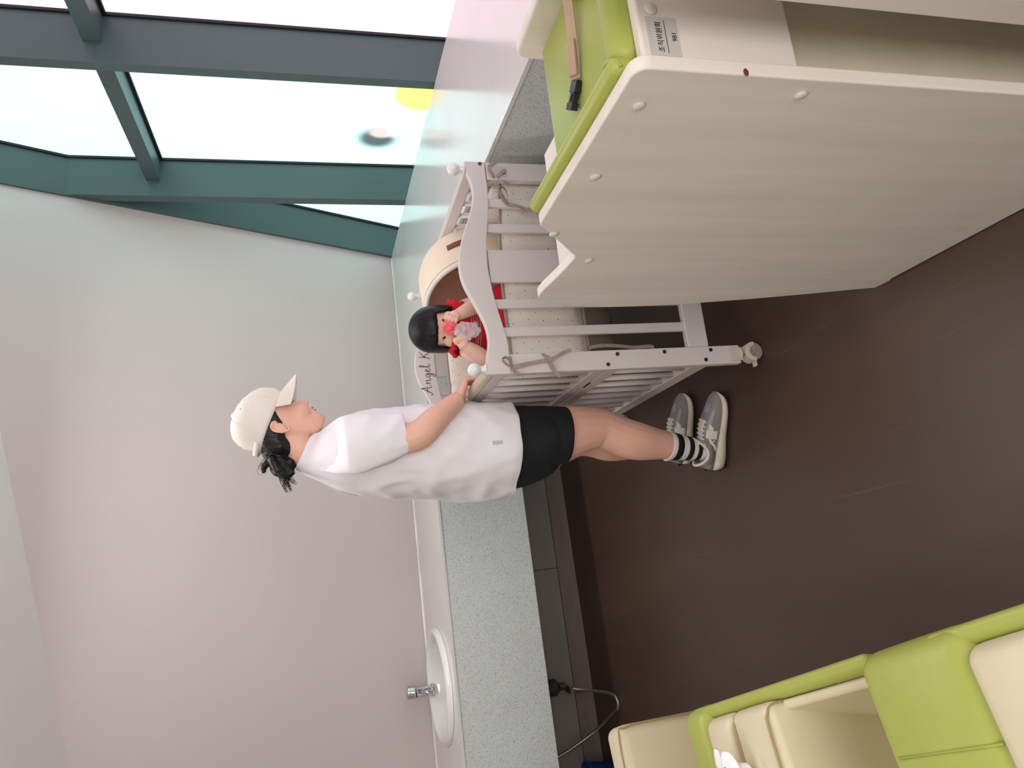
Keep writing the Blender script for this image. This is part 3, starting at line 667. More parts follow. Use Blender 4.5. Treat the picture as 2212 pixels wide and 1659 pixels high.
# ================================================================== armchairs, lower left
AR = R(12.8)
def armchair(loc, label, bt=.125):
    r = root('armchair', label, 'armchair', loc, AR, 'row of green and cream armchairs')
    cushion('back_shell', 'green_vinyl', r, -.62, 0, -.125, bt-.125, .06, .652, .035, .004)
    for a0, a1, c0_, c1_ in ((-.028, 0, -.13, -.10), (-.62, -.592, -.52, -.49)):
        obj('side_shell', MB().hexa([(c0_, -.64, .06), (c1_, -.64, .06), (c1_, -.05, .06), (c0_, -.05, .06), (a0, -.66, .610), (a1, -.66, .610), (a1, -.05, .640), (a0, -.05, .640)]), 'green_vinyl', r, bevel=.011, bseg=4)
    obj('arm_pad', MB().hexa([(-.155, -.645, .10), (-.133, -.645, .10), (-.133, -.38, .10), (-.155, -.38, .10), (-.050, -.648, .590), (-.031, -.648, .590), (-.031, -.38, .612), (-.050, -.38, .612)]), 'cream_vinyl', r, bevel=.008, bseg=3)
    bc = cushion('back_cushion', 'cream_vinyl', r, -.585, -.0305, -.238, -.112, .30, .655, .026, .003)
    hc_ = cushion('front_cushion', 'cream_vinyl', r, -.585, -.0310, -.388, -.236, .32, .652, .022, .003)
    for yv, pr in ((-.246, hc_), (-.380, hc_)):
        pts = [(-.036, yv, .36), (-.0325, yv, .55), (-.036, yv, .625), (-.052, yv, .6475), (-.09, yv, .654), (-.3, yv, .6558), (-.53, yv, .654), (-.57, yv, .62), (-.579, yv, .5)]
        obj('piping', MB().tube(smooth_pts(pts, 4), .0032, 6), 'cream_seam', pr, smooth=True)
    cushion('seat_cushion', 'cream_vinyl', r, -.55, -.0705, -.655, -.375, .16, .36, .03, .006)
    obj('seam', MB().tube([(-.145, bt-.14, .641), (-.145, bt-.16, .6545), (-.145, -.085, .6545), (-.145, -.118, .649)], .002, 6), 'green_dark', r, smooth=True)
    for x in (-.58, -.04):
        for y_ in (-.61, -.05): obj('foot', MB().lathe([(.018, 0), (.022, .062)], (x, y_, 0), 12), 'black_plastic', r, smooth=True)
    return r
armchair((-.122, .978, 0), 'nearest lime green armchair with cream cushions, at the picture corner', .235)
armchair((-.288, 1.745, 0), 'second lime green armchair with cream cushions, carrying the white tissue pack')
r = root('cream_chair', 'cream vinyl chair back farthest in the row, nearest the counter', 'armchair', (-.405, 2.395, 0), AR, 'row of green and cream armchairs')
ch_ = cushion('back_cushion', 'cream_vinyl', r, -.62, 0, -.13, 0, .10, .615, .03, .004)
obj('piping', MB().tube(smooth_pts([(-.004, -.128, .2), (-.004, -.128, .5), (-.010, -.126, .59), (-.04, -.124, .6165), (-.3, -.122, .619), (-.6, -.124, .6165)], 5), .003, 6), 'cream_seam', ch_, smooth=True)
cushion('seat_cushion', 'cream_vinyl', r, -.62, -.002, -.55, -.128, .12, .36, .03, .006)
for x in (-.56, -.06):
    for y_ in (-.5, -.06): obj('foot', MB().lathe([(.018, 0), (.022, .13)], (x, y_, 0), 12), 'black_plastic', r, smooth=True)
# tissue pack on the second chair
tp_ = root('tissue_pack', 'crumpled white tissue pack with a grey flower print on the second armchair', 'tissue', (-.375, 1.478, .66), AR)
cushion('pack', 'tissue', tp_, -.10, .02, -.05, .05, -.001, .028, .012, .004)
def sheet(pts, name='sheet'):
    b = MB(); n = len(pts[0]); b.add([p for row in pts for p in row], [(i*n+j, i*n+j+1, (i+1)*n+j+1, (i+1)*n+j) for i in range(len(pts)-1) for j in range(n-1)])
    return obj(name, b, 'tissue', tp_, smooth=True, solid=.0012, sub=1)
sheet([[(-.04, -.045, .03), (-.04, -.01, .034), (-.04, .03, .03)], [(.0, -.045, .045), (.0, -.015, .05), (.0, .02, .04)], [(.03, -.03, .05), (.035, -.01, .058), (.03, .012, .048)], [(.055, -.02, .045), (.058, -.008, .052), (.052, .004, .044)]])
fl = sheet([[(-.05, -.06, .03), (-.05, -.03, .045), (-.05, -.0, .04)], [(.0, -.068, .03), (.0, -.04, .055), (.0, -.02, .05)], [(.03, -.06, .035), (.035, -.04, .055), (.03, -.03, .055)], [(.045, -.05, .04), (.05, -.042, .05), (.045, -.036, .052)]])
sheet([[(-.06, .02, .03), (-.05, .05, .04), (-.05, .07, .035)], [(-.02, .03, .035), (-.01, .055, .05), (-.02, .075, .04)], [(.012, .045, .04), (.02, .058, .05), (.012, .07, .045)]])
for k in range(3):
    a = 2.1*k
    obj('flower_print', MB().tube([(.008+.007*math.cos(a)+.005*math.cos(q), -.046+.007*math.sin(a)+.005*math.sin(q), .0565+.001*math.cos(a)) for q in [6.28318*i/12 for i in range(13)]], .0009, 5), 'grey_print', tp_)

# ================================================================== the woman
WL = (.52, 2.45, 0)
wm = root('person', 'woman in white cap, white t-shirt and black shorts leaning on the crib rail', 'person', WL)
YC = 2.42
HT = R(23)                                   # the head is bent forward
HO = Vector((.622, YC, 1.54))                # mid-point between the ears
def hl(f, s, u):                             # head frame: forward, side (minus = towards the viewer), up
    return Vector((HO.x+f*math.cos(HT)+u*math.sin(HT), HO.y+s, HO.z-f*math.sin(HT)+u*math.cos(HT)))
HROT = Matrix.Rotation(HT, 3, 'Y')
def sring(f0, f1, hw_, u, n=40, e=2.25, taper=.12, eb=None):
    cx, a = (f0+f1)/2, (f1-f0)/2; out = []; e0 = e
    for j in range(n):
        t = 6.28318*j/n; c, s = math.cos(t), math.sin(t); e = e0 if (c > 0 or eb is None) else eb
        x = a*math.copysign(abs(c)**(2/e), c); y_ = hw_*math.copysign(abs(s)**(2/e), s)*(1-taper*c)
        out.append(hl(cx+x, y_, u))
    return out
body = MB()
# head from horizontal slices (chin to crown)
HS = [(-.1135, .05, .080, .018), (-.107, .030, .094, .033), (-.095, .015, .101, .044), (-.08, -.002, .1025, .052), (-.062, -.012, .1045, .058), (-.045, -.022, .1075, .0625), (-.025, -.035, .110, .066), (0, -.052, .1135, .070), (.03, -.064, .117, .073), (.06, -.069, .117, .074), (.09, -.064, .108, .071), (.115, -.05, .09, .061), (.135, -.028, .064, .044), (.146, -.005, .04, .025)]
body.loft([sring(b0, f1, w_, u) for u, b0, f1, w_ in HS])
# nose, lips, chin, cheek, ears
body.loft([[hl(f+a*rf, s_, u+q*ru) for a, s_, q in ((1, 0, 0), (.5, -rs, -.2), (-1, -rs*1.2, 0), (-1, rs*1.2, 0), (.5, rs, -.2))] for f, u, rf, rs, ru in ((.106, .010, .008, .006, 0), (.110, -.006, .010, .008, 0), (.1135, -.020, .0125, .0095, 0), (.1145, -.031, .0145, .0115, .0), (.111, -.041, .0115, .010, 0), (.105, -.047, .006, .008, 0))])
body.ell(hl(.1210, 0, -.0335), (.0115, .0105, .0100), rot=HROT)
for s_ in (-1, 1):
    body.ell(hl(.113, s_*.0125, -.0395), (.010, .0065, .0075), rot=HROT)
    body.ell(hl(.071, s_*.040, -.035), (.034, .026, .032), rot=HROT)
    body.ell(hl(.105, s_*.03, .018), (.012, .022, .006), rot=HROT)
body.ell(hl(.103, 0, -.0595), (.0115, .020, .0062), rot=HROT)
body.ell(hl(.0995, 0, -.0715), (.0105, .017, .0062), rot=HROT)
body.ell(hl(.086, 0, -.096), (.017, .02, .016), rot=HROT)
for s_ in (-1, 1):
    ear = [(.014, .020), (.004, .0285), (-.010, .027), (-.018, .014), (-.017, -.002), (-.010, -.018), (.0, -.027), (.007, -.026), (.010, -.018)]
    sp = smooth_pts([(a, 0, c_) for a, c_ in ear], 4)
    body.tube([hl(p.x, s_*(.078+.010*max(0, .3-p.x*25)), p.z) for p in sp], .0042, 8)
    body.ell(hl(-.002, s_*.0755, .003), (.014, .0055, .023), rot=HROT)
    body.ell(hl(.008, s_*.077, -.004), (.004, .005, .006), rot=HROT)
# neck
nk = [(.528, YC, 1.38), (.532, YC, 1.43), (.556, YC, 1.468), (.585, YC, 1.505), (.612, YC, 1.54)]
body.tube(smooth_pts(nk, 3), [.058]*3+[.058]*3+[.055]*3+[.053]*3+[.05], 20)
# trunk below the clothes
def ering(cx, cy, cz, a, b_, n=32, tilt=0): return [(cx+a*math.cos(6.28318*j/n), cy+b_*math.sin(6.28318*j/n), cz+tilt*a*math.cos(6.28318*j/n)) for j in range(n)]
body.loft([ering(.52, YC, .66, .06, .11), ering(.52, YC, .72, .105, .155), ering(.515, YC, .80, .115, .165), ering(.52, YC, .95, .095, .13), ering(.535, YC, 1.1, .10, .135), ering(.54, YC, 1.25, .105, .15), ering(.535, YC, 1.35, .085, .16), ering(.53, YC, 1.40, .06, .10)])
# legs
def limb(pts, rad, n=18, k=5):
    sp = smooth_pts(pts, k); rr_ = [r_.x for r_ in smooth_pts([(r_, 0, 0) for r_ in rad], k)]
    body.tube(sp, rr_, n)
limb([(.525, 2.35, .76), (.535, 2.345, .66), (.547, 2.345, .585), (.552, 2.348, .52), (.5505, 2.352, .478), (.530, 2.356, .43), (.508, 2.36, .38), (.495, 2.366, .33), (.485, 2.375, .27), (.474, 2.384, .20), (.462, 2.391, .14), (.452, 2.396, .07)],
     [.095, .095, .088, .077, .070, .068, .0695, .0665, .057, .046, .038, .034])
body.ell((.592, 2.345, .492), (.030, .036, .042))
limb([(.525, 2.49, .76), (.535, 2.50, .66), (.552, 2.51, .58), (.560, 2.52, .50), (.553, 2.535, .44), (.538, 2.55, .38), (.532, 2.565, .32), (.527, 2.585, .23), (.520, 2.602, .14), (.514, 2.612, .07)],
     [.095, .095, .086, .070, .066, .0665, .062, .048, .038, .034])
# arms with hands: the near hand closes over the crib rail
def arm(sh, el, mid, wr, rads):
    limb([sh, tuple((Vector(sh)*.5+Vector(el)*.5)), el, mid, wr], rads, 16, 5)
arm((.53, 2.265, 1.345), (.528, 2.192, 1.142), (.578, 2.196, 1.078), (.650, 2.232, .992), [.056, .050, .047, .041, .0265])
def finger(pts, r0, r1, n=10):
    sp = smooth_pts(pts, 4); m = len(sp); body.tube(sp, [r0+(r1-r0)*i/(m-1) for i in range(m)], n); body.ell(sp[-1], (r1, r1, r1), 10, 8)
def hand(wr, y0, dy):
    """palm over the rail (x about .68, z .943), fingers curling down on the crib side, thumb on the near side below"""
    w_ = Vector(wr)
    body.loft([ering2(w_+Vector((0, 0, 0)), .026, .018), ering2(Vector((.664, y0-.0, .980)), .034, .0165), ering2(Vector((.684, y0, .972)), .040, .0155), ering2(Vector((.702, y0, .963)), .040, .0125)])
    for i, ln in enumerate((.85, 1.0, 1.05, .95) if dy < 0 else (.95, 1.05, 1.0, .85)):
        yy_ = y0-.030+.0205*i
        finger([(.694, yy_, .9655), (.709, yy_, .9625), (.7185, yy_+.001, .949-.004*(ln-1)), (.7195, yy_+.002, .926-.012*(ln-1)), (.7135, yy_+.002, .907-.02*(ln-.95))], .0097, .0078)
    finger([(.660, y0-.026*dy, .975), (.667, y0-.044*dy, .966), (.676, y0-.058*dy, .957), (.684, y0-.068*dy, .9525)], .0115, .0088)
def ering2(c, b_, a, n=20):
    return [(c.x+.35*a*math.sin(6.28318*j/n), c.y+b_*math.cos(6.28318*j/n), c.z+a*math.sin(6.28318*j/n)) for j in range(n)]
hand((.648, 2.234, .995), 2.262, -1)
arm((.53, 2.575, 1.345), (.545, 2.66, 1.14), (.585, 2.655, 1.075), (.650, 2.60, .992), [.056, .050, .045, .038, .0265])
hand((.648, 2.598, .995), 2.585, 1)
bme = remesh(body, 'body', .0036, 5, .5); bme.transform(Matrix.Translation(-Vector(WL)))
obj('body', bme, 'skin', wm, smooth=True)
def wo(name, mb, mat, parent=wm, **k):
    if isinstance(mb, MB): return obj(name, off(mb, WL), mat, parent, **k)
    mb.transform(Matrix.Translation(-Vector(WL))); return obj(name, mb, mat, parent, **k)
# lips, eye, brow
wo('lips', MB().ell(hl(.1045, 0, -.0600), (.0115, .0185, .0052), rot=HROT).ell(hl(.1010, 0, -.0710), (.0108, .0155, .0052), rot=HROT), 'lips', smooth=True)
for s_ in (-1, 1):
    e = wo('eye', MB().ell(hl(.0960, s_*.032, .0005), (.0105, .011, .0048), rot=HROT), 'eye_white', smooth=True)
    obj('iris', off(MB().ell(hl(.1020, s_*.031, .0), (.0062, .0062, .0045), rot=HROT), WL), 'eye_dark', e, smooth=True)
    wo('eyelash', MB().tube([hl(.0975, s_*.043, -.001), hl(.104, s_*.040, .0045), hl(.1085, s_*.033, .0055), hl(.1095, s_*.024, .003)], [.0008, .0016, .0016, .0008], 6), 'eye_dark', smooth=True)
# hair under the cap, bun and loose strands
hm = MB()
hr = []
for u, b0, f1, w_ in [(-.068, -.062, -.046, .026), (-.048, -.071, -.030, .048), (-.022, -.079, -.016, .066), (-.003, -.082, .030, .0735), (.012, -.082, .040, .0755), (.03, -.079, .054, .0765), (.046, -.074, .068, .0745), (.065, -.068, .078, .071), (.085, -.06, .08, .064)]:
    hr.append(sring(b0, f1, w_, u, 44, 5.5, .0, 2.2))
hm.loft(hr)
hm.tube([hl(-.055, 0, .0), hl(-.075, 0, .005), hl(-.095, 0, .012)], [.042, .03, .02], 14)
bc_ = Vector((.512, YC-.004, 1.545))
hm.ell(bc_, (.034, .034, .036)); hm.ell(bc_+Vector((.02, -.004, .008)), (.03, .03, .032)); hm.ell(bc_+Vector((-.012, 0, -.012)), (.030, .030, .028)); hm.ell(bc_+Vector((.012, 0, -.028)), (.024, .028, .022))
hm.tube(smooth_pts([bc_+Vector((.03, -.01, .02)), bc_+Vector((.02, -.03, .025)), bc_+Vector((-.01, -.033, .012)), bc_+Vector((-.03, -.02, -.015)), bc_+Vector((-.018, -.02, -.035))], 4), .013, 10)
hm.tube(smooth_pts([bc_+Vector((.02, -.02, .03)), bc_+Vector((.012, -.014, .045)), bc_+Vector((-.004, -.01, .055)), bc_+Vector((-.016, -.006, .05))], 4), [.012]*4+[.010]*4+[.007]*4+[.004], 10)
hme = remesh(hm, 'hair', .003, 3, .5)
hair = wo('hair', hme, 'hair', smooth=True)
def strands(parent, base, tips, n, spread, r, loc, mat):
    b = MB()
    for i in range(n):
        tip = Vector(random.choice(tips))+Vector([random.gauss(0, spread) for _ in range(3)])
        p0 = Vector(base)+Vector([random.gauss(0, .010) for _ in range(3)])
        mid = p0*.45+tip*.55+Vector((random.gauss(-.004, .003), random.gauss(0, .003), random.gauss(.012, .004)))
        sp = smooth_pts([p0, p0*.7+mid*.3+Vector((-.004, 0, .004)), mid, tip], 4); m = len(sp)
        b.tube(sp, [r*(1-.8*k/(m-1)) for k in range(m)], 5)
    return obj('loose_strand', off(b, loc), mat, parent, smooth=True)
strands(hair, bc_+Vector((.0, -.01, -.02)), [(.446, YC-.01, 1.522), (.434, YC, 1.520), (.452, YC-.015, 1.508), (.430, YC, 1.530)], 44, .0035, .0021, WL, 'hair')
strands(hair, bc_+Vector((.02, -.01, .03)), [(.49, YC-.01, 1.605), (.50, YC, 1.598)], 14, .006, .0013, WL, 'hair')
strands(hair, hl(-.045, -.04, -.03), [(.515, YC-.03, 1.49), (.50, YC-.02, 1.50), (.53, YC-.03, 1.485)], 14, .008, .0009, WL, 'hair')
# ---- cap
cm = MB(); CS = [(.036, -.079, .119, .0805), (.048, -.081, .127, .0830), (.07, -.081, .130, .0845), (.09, -.0815, .128, .0835), (.112, -.077, .118, .078), (.132, -.064, .098, .066), (.147, -.044, .070, .048), (.156, -.02, .04, .026), (.159, -.0, .016, .009)]
def cring(b0, f1, w_, u):                    # the cap sits tilted: lower at the back, arched over the ear
    pts = []
    for p, q in zip(sring(b0, f1, w_, u, 48, 2.15, .0), range(48)):
        t = 6.28318*q/48; pts.append(p+Vector((0, 0, .0)))
    return pts
cm.loft([cring(b0, f1, w_, u+(0 if u > .06 else 0)) for u, b0, f1, w_ in CS], False, True)
cme = cm.mesh('cap'); displace(cme, lambda c: noise.noise(Vector((c.x*38, c.y*38, c.z*38)))*.0022)
capw = [[v_.co.copy() for v_ in cme.vertices[i*48:(i+1)*48]] for i in range(len(CS))]
cap = wo('cap', cme, 'cap_cloth', smooth=True, solid=.003)
for k in (0, 8, 16, 24, 32, 40):
    obj('seam', off(MB().tube(smooth_pts([capw[i][k]+(capw[i][k]-hl(.02, 0, .07)).normalized()*.0014 for i in range(len(CS))], 3), .0011, 5), WL), 'cap_cloth', cap, smooth=True)
bm_ = MB(); rows = []
for i in range(9):                           # brim: curved plate
    t = i/8; row = []
    for j in range(17):
        a = R(-76+152*j/16); edge = .062*math.cos(a)**.8*(1.0)
        f = .030+.098*math.cos(a)+t*edge*1.22; s_ = .0845*math.sin(a)*(1+.02*t)
        u = .046-.030*(s_/.08)**2*(.35+.65*t)-.022*t
        row.append(hl(f, s_, u+.004))
    rows.append(row)
bm_.add([p for r_ in rows for p in r_], [(i*17+j, i*17+j+1, (i+1)*17+j+1, (i+1)*17+j) for i in range(8) for j in range(16)])
br_ = bm_.mesh('brim')
obj('brim', br_, 'cap_cloth', cap, smooth=True, solid=.004, sub=1); br_.transform(Matrix.Translation(-Vector(WL)))
obj('cap_button', off(MB().ell(hl(.008, 0, .163), (.009, .009, .005), rot=HROT), WL), 'cap_cloth', cap, smooth=True)
obj('patch', off(MB().hexa([hl(.1305, -.012, .086), hl(.1325, -.012, .086), hl(.1325, .012, .086), hl(.1305, .012, .086), hl(.1255, -.012, .100), hl(.1275, -.012, .100), hl(.1275, .012, .100), hl(.1255, .012, .100)]), WL), 'orange_tag', cap)
obj('strap', off(ribbon([hl(-.062, -.055, .052), hl(-.082, -.03, .050), hl(-.094, 0, .050), hl(-.082, .03, .050), hl(-.062, .055, .052)], .016, .002, (math.sin(HT), 0, math.cos(HT))), WL), 'cap_cloth', cap, smooth=True)
for f, u in ((.02, .137), (-.05, .118), (.07, .128)):
    b_ = MB().ell(hl(f, -.062+.25*abs(f-.02), u), (.0018, .0012, .0018)); obj('eyelet', off(b_, WL), 'hole', cap)
# ---- t-shirt
def tri(z, f0, f1, hy, n=56, e=2.3, dz=0):
    cx, a = (f0+f1)/2, (f1-f0)/2; out = []
    for j in range(n):
        t = 6.28318*j/n; c, s = math.cos(t), math.sin(t)
        out.append((cx+a*math.copysign(abs(c)**(2/e), c), YC+hy*math.copysign(abs(s)**(2/e), s), z-dz*c))
    return out
SH = [(.806, .354, .664, .212, .008), (.815, .352, .667, .214, .008), (.84, .349, .669, .215, .008), (.90, .354, .676, .213, 0), (.96, .360, .678, .211, 0), (1.02, .367, .679, .209, 0), (1.08, .376, .677, .207, 0), (1.13, .382, .675, .205, 0), (1.18, .388, .672, .204, 0), (1.23, .394, .668, .203, 0), (1.28, .403, .663, .202, 0), (1.33, .416, .654, .200, 0), (1.36, .428, .644, .194, 0), (1.385, .440, .632, .178, .0), (1.41, .455, .620, .145, .004), (1.43, .468, .612, .112, .012), (1.445, .480, .610, .088, .020), (1.458, .492, .610, .073, .027), (1.466, .502, .6095, .0665, .031)]
def ease(rows, k=3):
    out = []; v = [Vector(r_[:3]) for r_ in rows]; w_ = [Vector((r_[3], r_[4], 0)) for r_ in rows]
    a, b_ = smooth_pts(v, k), smooth_pts(w_, k)
    return [(p.x, p.y, p.z, q.x, q.y) for p, q in zip(a, b_)]
tm = MB(); tm.loft([tri(z, f0, f1, hy, dz=dz, n=96) for z, f0, f1, hy, dz in ease(SH, 3)], False, False)
def sleeve(sg):
    rows = [((.53, .11, 1.415), .060, .05), ((.528, .150, 1.385), .078, .062), ((.526, .182, 1.35), .088, .066), ((.526, .198, 1.31), .089, .065), ((.529, .206, 1.265), .083, .063), ((.534, .212, 1.22), .074, .061), ((.539, .216, 1.175), .064, .059)]
    cs = smooth_pts([(a, YC+sg*b_, c_) for (a, b_, c_), _, _ in rows], 5); rs = smooth_pts([(p, q, 0) for _, p, q in rows], 5); rg = []
    for i, c_ in enumerate(cs):
        k = min(1, i/10); th = (1-k)*R(38)
        rg.append([(c_.x+rs[i].x*math.cos(6.28318*j/44), c_.y+rs[i].y*math.sin(6.28318*j/44)*math.cos(th), c_.z+rs[i].y*math.sin(6.28318*j/44)*sg*-math.sin(th)+.10*rs[i].x*math.cos(6.28318*j/44)*k) for j in range(44)])
    tm.loft(rg, False, False)
sleeve(-1); sleeve(1)
tme = tm.mesh('tshirt')
def wrk(c):
    k = noise.noise(Vector((c.x*7+c.z*5, c.y*8, c.z*4-c.x*4)))*.008+noise.noise(Vector((c.x*22+c.z*9, c.y*16, c.z*13-c.x*9)))*.003
    rd = (1-abs(noise.noise(Vector((c.x*9+c.z*3.2, c.y*6, c.z*6.5-c.x*3)))))**5; k += rd*.009
    rd = (1-abs(noise.noise(Vector((c.x*13-c.z*6+4, c.y*9, c.z*9)))))**6; k += rd*.005-.006
    lo = min(1, max(.25, (1.40-c.z)/.15)); return k*lo
displace(tme, wrk)
ts = wo('tshirt', tme, 'shirt', smooth=True, solid=.003, sub=1)
def loop_tube(pts, r_, name, mat, parent):
    pts = [Vector(p) for p in pts]; return obj(name, off(MB().tube(pts+[pts[0]], r_, 6), WL), mat, parent, smooth=True)
loop_tube(tri(1.466, .502, .6095, .0665, dz=.031), .0035, 'collar', 'shirt', ts)
obj('shoulder_seam', off(MB().tube(smooth_pts([(.600, YC-.118, 1.405), (.575, YC-.136, 1.409), (.545, YC-.140, 1.413), (.51, YC-.140, 1.410), (.478, YC-.145, 1.392)], 5), .0016, 6), WL), 'shirt', ts, smooth=True)
obj('side_label', off(MB().box(.488, .499, YC-.2155, YC-.2135, .872, .903), WL), 'label_paper', ts)
# ---- shorts
sm_ = MB(); sm_.loft([tri(z, f0, f1, hy) for z, f0, f1, hy in ((.84, .39, .655, .175), (.78, .383, .655, .185), (.72, .395, .645, .188), (.665, .41, .638, .186), (.64, .43, .62, .17))], False, False)
for cy in (2.332, 2.508):
    sm_.loft([[(cx+a*math.cos(6.28318*j/40), cy+b_*math.sin(6.28318*j/40), z-.008*math.cos(6.28318*j/40)) for j in range(40)] for z, cx, a, b_ in ((.76, .52, .115, .088), (.70, .525, .109, .095), (.65, .529, .101, .096), (.613, .531, .0965, .094))], False, False)
sme = sm_.mesh('shorts'); displace(sme, lambda c: noise.noise(Vector((c.x*14, c.y*14, c.z*10)))*.006)
wo('shorts', sme, 'shorts', smooth=True, solid=.004, sub=1)
# ---- socks
def sock(axis_pts, rads):
    sp = smooth_pts(axis_pts, 6); rr_ = [q.x for q in smooth_pts([(r_, 0, 0) for r_ in rads], 6)]
    s = wo('sock', MB().tube(sp, rr_, 22), 'sock', smooth=True)
    for a, b_ in ((2, 4), (6, 8), (10, 12)):
        seg = sp[a:b_+1]; obj('stripe', off(MB().tube(seg, [r_+.0012 for r_ in rr_[a:b_+1]], 22), WL), 'sock_stripe', s, smooth=True)
sock([(.477, 2.382, .222), (.465, 2.389, .155), (.456, 2.394, .10), (.45, 2.396, .055)], [.0515, .0445, .040, .038])
sock([(.526, 2.588, .222), (.520, 2.601, .155), (.515, 2.610, .10), (.513, 2.612, .055)], [.0515, .0445, .040, .038])
# ---- shoes
def shoe(heel, toe, mirror):
    h_, t_ = Vector(heel+(0,)), Vector(toe+(0,)); ln = (t_-h_).length; fwd = (t_-h_).normalized(); lat = Vector((-fwd.y, fwd.x, 0))
    def T(x, y_, z): return h_+fwd*(x*ln)+lat*(y_*mirror)+Vector((0, 0, z))-Vector(WL)
    XS = [0, .05, .15, .3, .45, .6, .75, .87, .95, 1.0]
    WS = [.020, .031, .036, .0365, .0355, .041, .0455, .0425, .033, .015]       # half width of the sole
    HSo = [.048, .049, .047, .042, .036, .033, .031, .031, .034, .038]          # top of the midsole
    BS = [.012, .004, .001, .001, .001, .001, .002, .005, .012, .024]           # underside (toe and heel spring)
    UP = [.060, .084, .084, .086, .094, .090, .073, .062, .052, .041]           # top of the upper
    UW = [.016, .026, .031, .032, .033, .038, .042, .039, .030, .012]
    def prof(tab, x): 
        v = smooth_pts([(a, b_, 0) for a, b_ in zip(XS, tab)], 6)
        for p, q in zip(v, v[1:]):
            if q.x >= x: k = (x-p.x)/max(1e-6, q.x-p.x); return p.y+(q.y-p.y)*k
        return v[-1].y
    G = [i/36 for i in range(37)]
    def up(x, a, o=0):                       # a: -1 right sole edge .. 0 top .. 1 left sole edge
        w_, z1, z0 = prof(UW, x)+o, prof(UP, x)+o, prof(HSo, x)-.004
        th = a*math.pi/2; s_ = math.sin(th); c_ = math.cos(th)
        e = .62
        return T(x, w_*math.copysign(abs(s_)**e, s_)*(1-.12*(1-abs(s_))), z0+(z1-z0)*abs(c_)**(.75))
    b = MB(); A_ = [i/14-1 for i in range(29)]
    b.loft([[up(x, a) for a in A_]+[up(x, -1)*.5+up(x, 1)*.5] for x in G])
    sh = obj('shoe', b, 'suede', wm, smooth=True)
    b = MB(); rg = []
    for x in G:
        w_, z1, z0 = prof(WS, x), prof(HSo, x), prof(BS, x)+.004
        rg.append([T(x, w_*1.0, z0+.004), T(x, w_*1.05, (z0+z1)/2), T(x, w_*.97, z1), T(x, 0, z1), T(x, -w_*.97, z1), T(x, -w_*1.05, (z0+z1)/2), T(x, -w_, z0+.004), T(x, 0, z0)])
    b.loft(rg); obj('midsole', b, 'midsole', sh, smooth=True)
    b = MB(); rg = []
    for x in G:
        w_, z0 = prof(WS, x)*.97, prof(BS, x)
        rg.append([T(x, w_, z0), T(x, w_, z0+.008), T(x, -w_, z0+.008), T(x, -w_, z0)])
    b.loft(rg); obj('outsole', b, 'rubber', sh)
    for i in range(5):
        obj('tread_lug', MB().ell(T(-.012+.008*(i % 2), -.012+.006*i, .016+.011*i), (.006, .005, .0045), 8, 6), 'rubber', sh, smooth=True)
    def patch(name, mat, fn, o, nu=8, nv=8):
        b = MB(); v = [up(*fn(i/nu, j/nv), o) for i in range(nu+1) for j in range(nv+1)]
        b.add(v, [(i*(nv+1)+j, i*(nv+1)+j+1, (i+1)*(nv+1)+j+1, (i+1)*(nv+1)+j) for i in range(nu) for j in range(nv)])
        return obj(name, b, mat, sh, smooth=True, solid=.0012)
    for sg in (-1, 1):
        patch('side_panel', 'shoe_nylon', lambda p, q: (.50+.30*p, sg*(.40+.30*q*(1-.4*p))), .0012)
        patch('side_panel', 'shoe_nylon', lambda p, q: (.12+.18*p, sg*(.45+.3*q)), .0012)
        # the letter on the side: two uprights joined by a diagonal
        patch('side_letter', 'shoe_white', lambda p, q: (.62-.075*p-.05*q, sg*(.52+.24*q)), .003)
        patch('side_letter', 'shoe_white', lambda p, q: (.54-.11*p-.02*q, sg*(.44+.50*q)), .0036)
        patch('side_letter', 'shoe_white', lambda p, q: (.47-.16*q-.06*p, sg*(.58+.36*q)), .0042)
    patch('toe_stripe', 'shoe_nylon', lambda p, q: (.74+.12*p, -.13+.26*q), .0012)
    patch('tongue', 'shoe_white', lambda p, q: (.36+.30*p, -.20+.40*q), .0018)
    patch('heel_counter', 'suede', lambda p, q: (.01+.1*p, -.9+1.8*q), .0025)
    QS = [6.28318*i/28 for i in range(29)]; cp_ = [T(.235+.165*math.cos(q), .0415*math.sin(q), .098+.002*math.cos(q)+.017*math.cos(2*q)) for q in QS]
    lo_ = [T(.235+.225*math.cos(q), .034*math.sin(q), .052) for q in QS]; md_ = [T(.235+.195*math.cos(q), .0425*math.sin(q), .078+.006*math.cos(2*q)) for q in QS]
    obj('collar_band', MB().loft([lo_[:-1], md_[:-1], cp_[:-1]], False, False), 'suede', sh, smooth=True, solid=.004)
    obj('collar', MB().tube(cp_, .0055, 8), 'shoe_white', sh, smooth=True)
    for i in range(5):
        x = .42+.055*i
        obj('lace', MB().tube(smooth_pts([up(x-.012, -.33, .002), up(x, -.12, .005), up(x+.006, .12, .005), up(x-.006, .33, .002)], 3), .0034, 8, flat=((0, 0, 1), .6)), 'lace', sh, smooth=True)
    for sg in (-1, 1):
        c0_ = up(.37, 0, .008)
        lp = [c0_, c0_+lat*mirror*sg*.016+Vector((0, 0, .016)), c0_+lat*mirror*sg*.036+Vector((0, 0, .010)), c0_+lat*mirror*sg*.040-fwd*.006+Vector((0, 0, -.006)), c0_+lat*mirror*sg*.022+Vector((0, 0, -.003)), c0_]
        obj('lace', MB().tube(smooth_pts(lp, 4), .0026, 8), 'lace', sh, smooth=True)
        lp = [c0_, c0_+lat*mirror*sg*.018+Vector((0, 0, .003)), up(.36, sg*.6, .004), up(.40, sg*.85, .003)]
        obj('lace', MB().tube(smooth_pts(lp, 4), .0024, 8), 'lace', sh, smooth=True)
shoe((.385, 2.421), (.642, 2.297), 1)
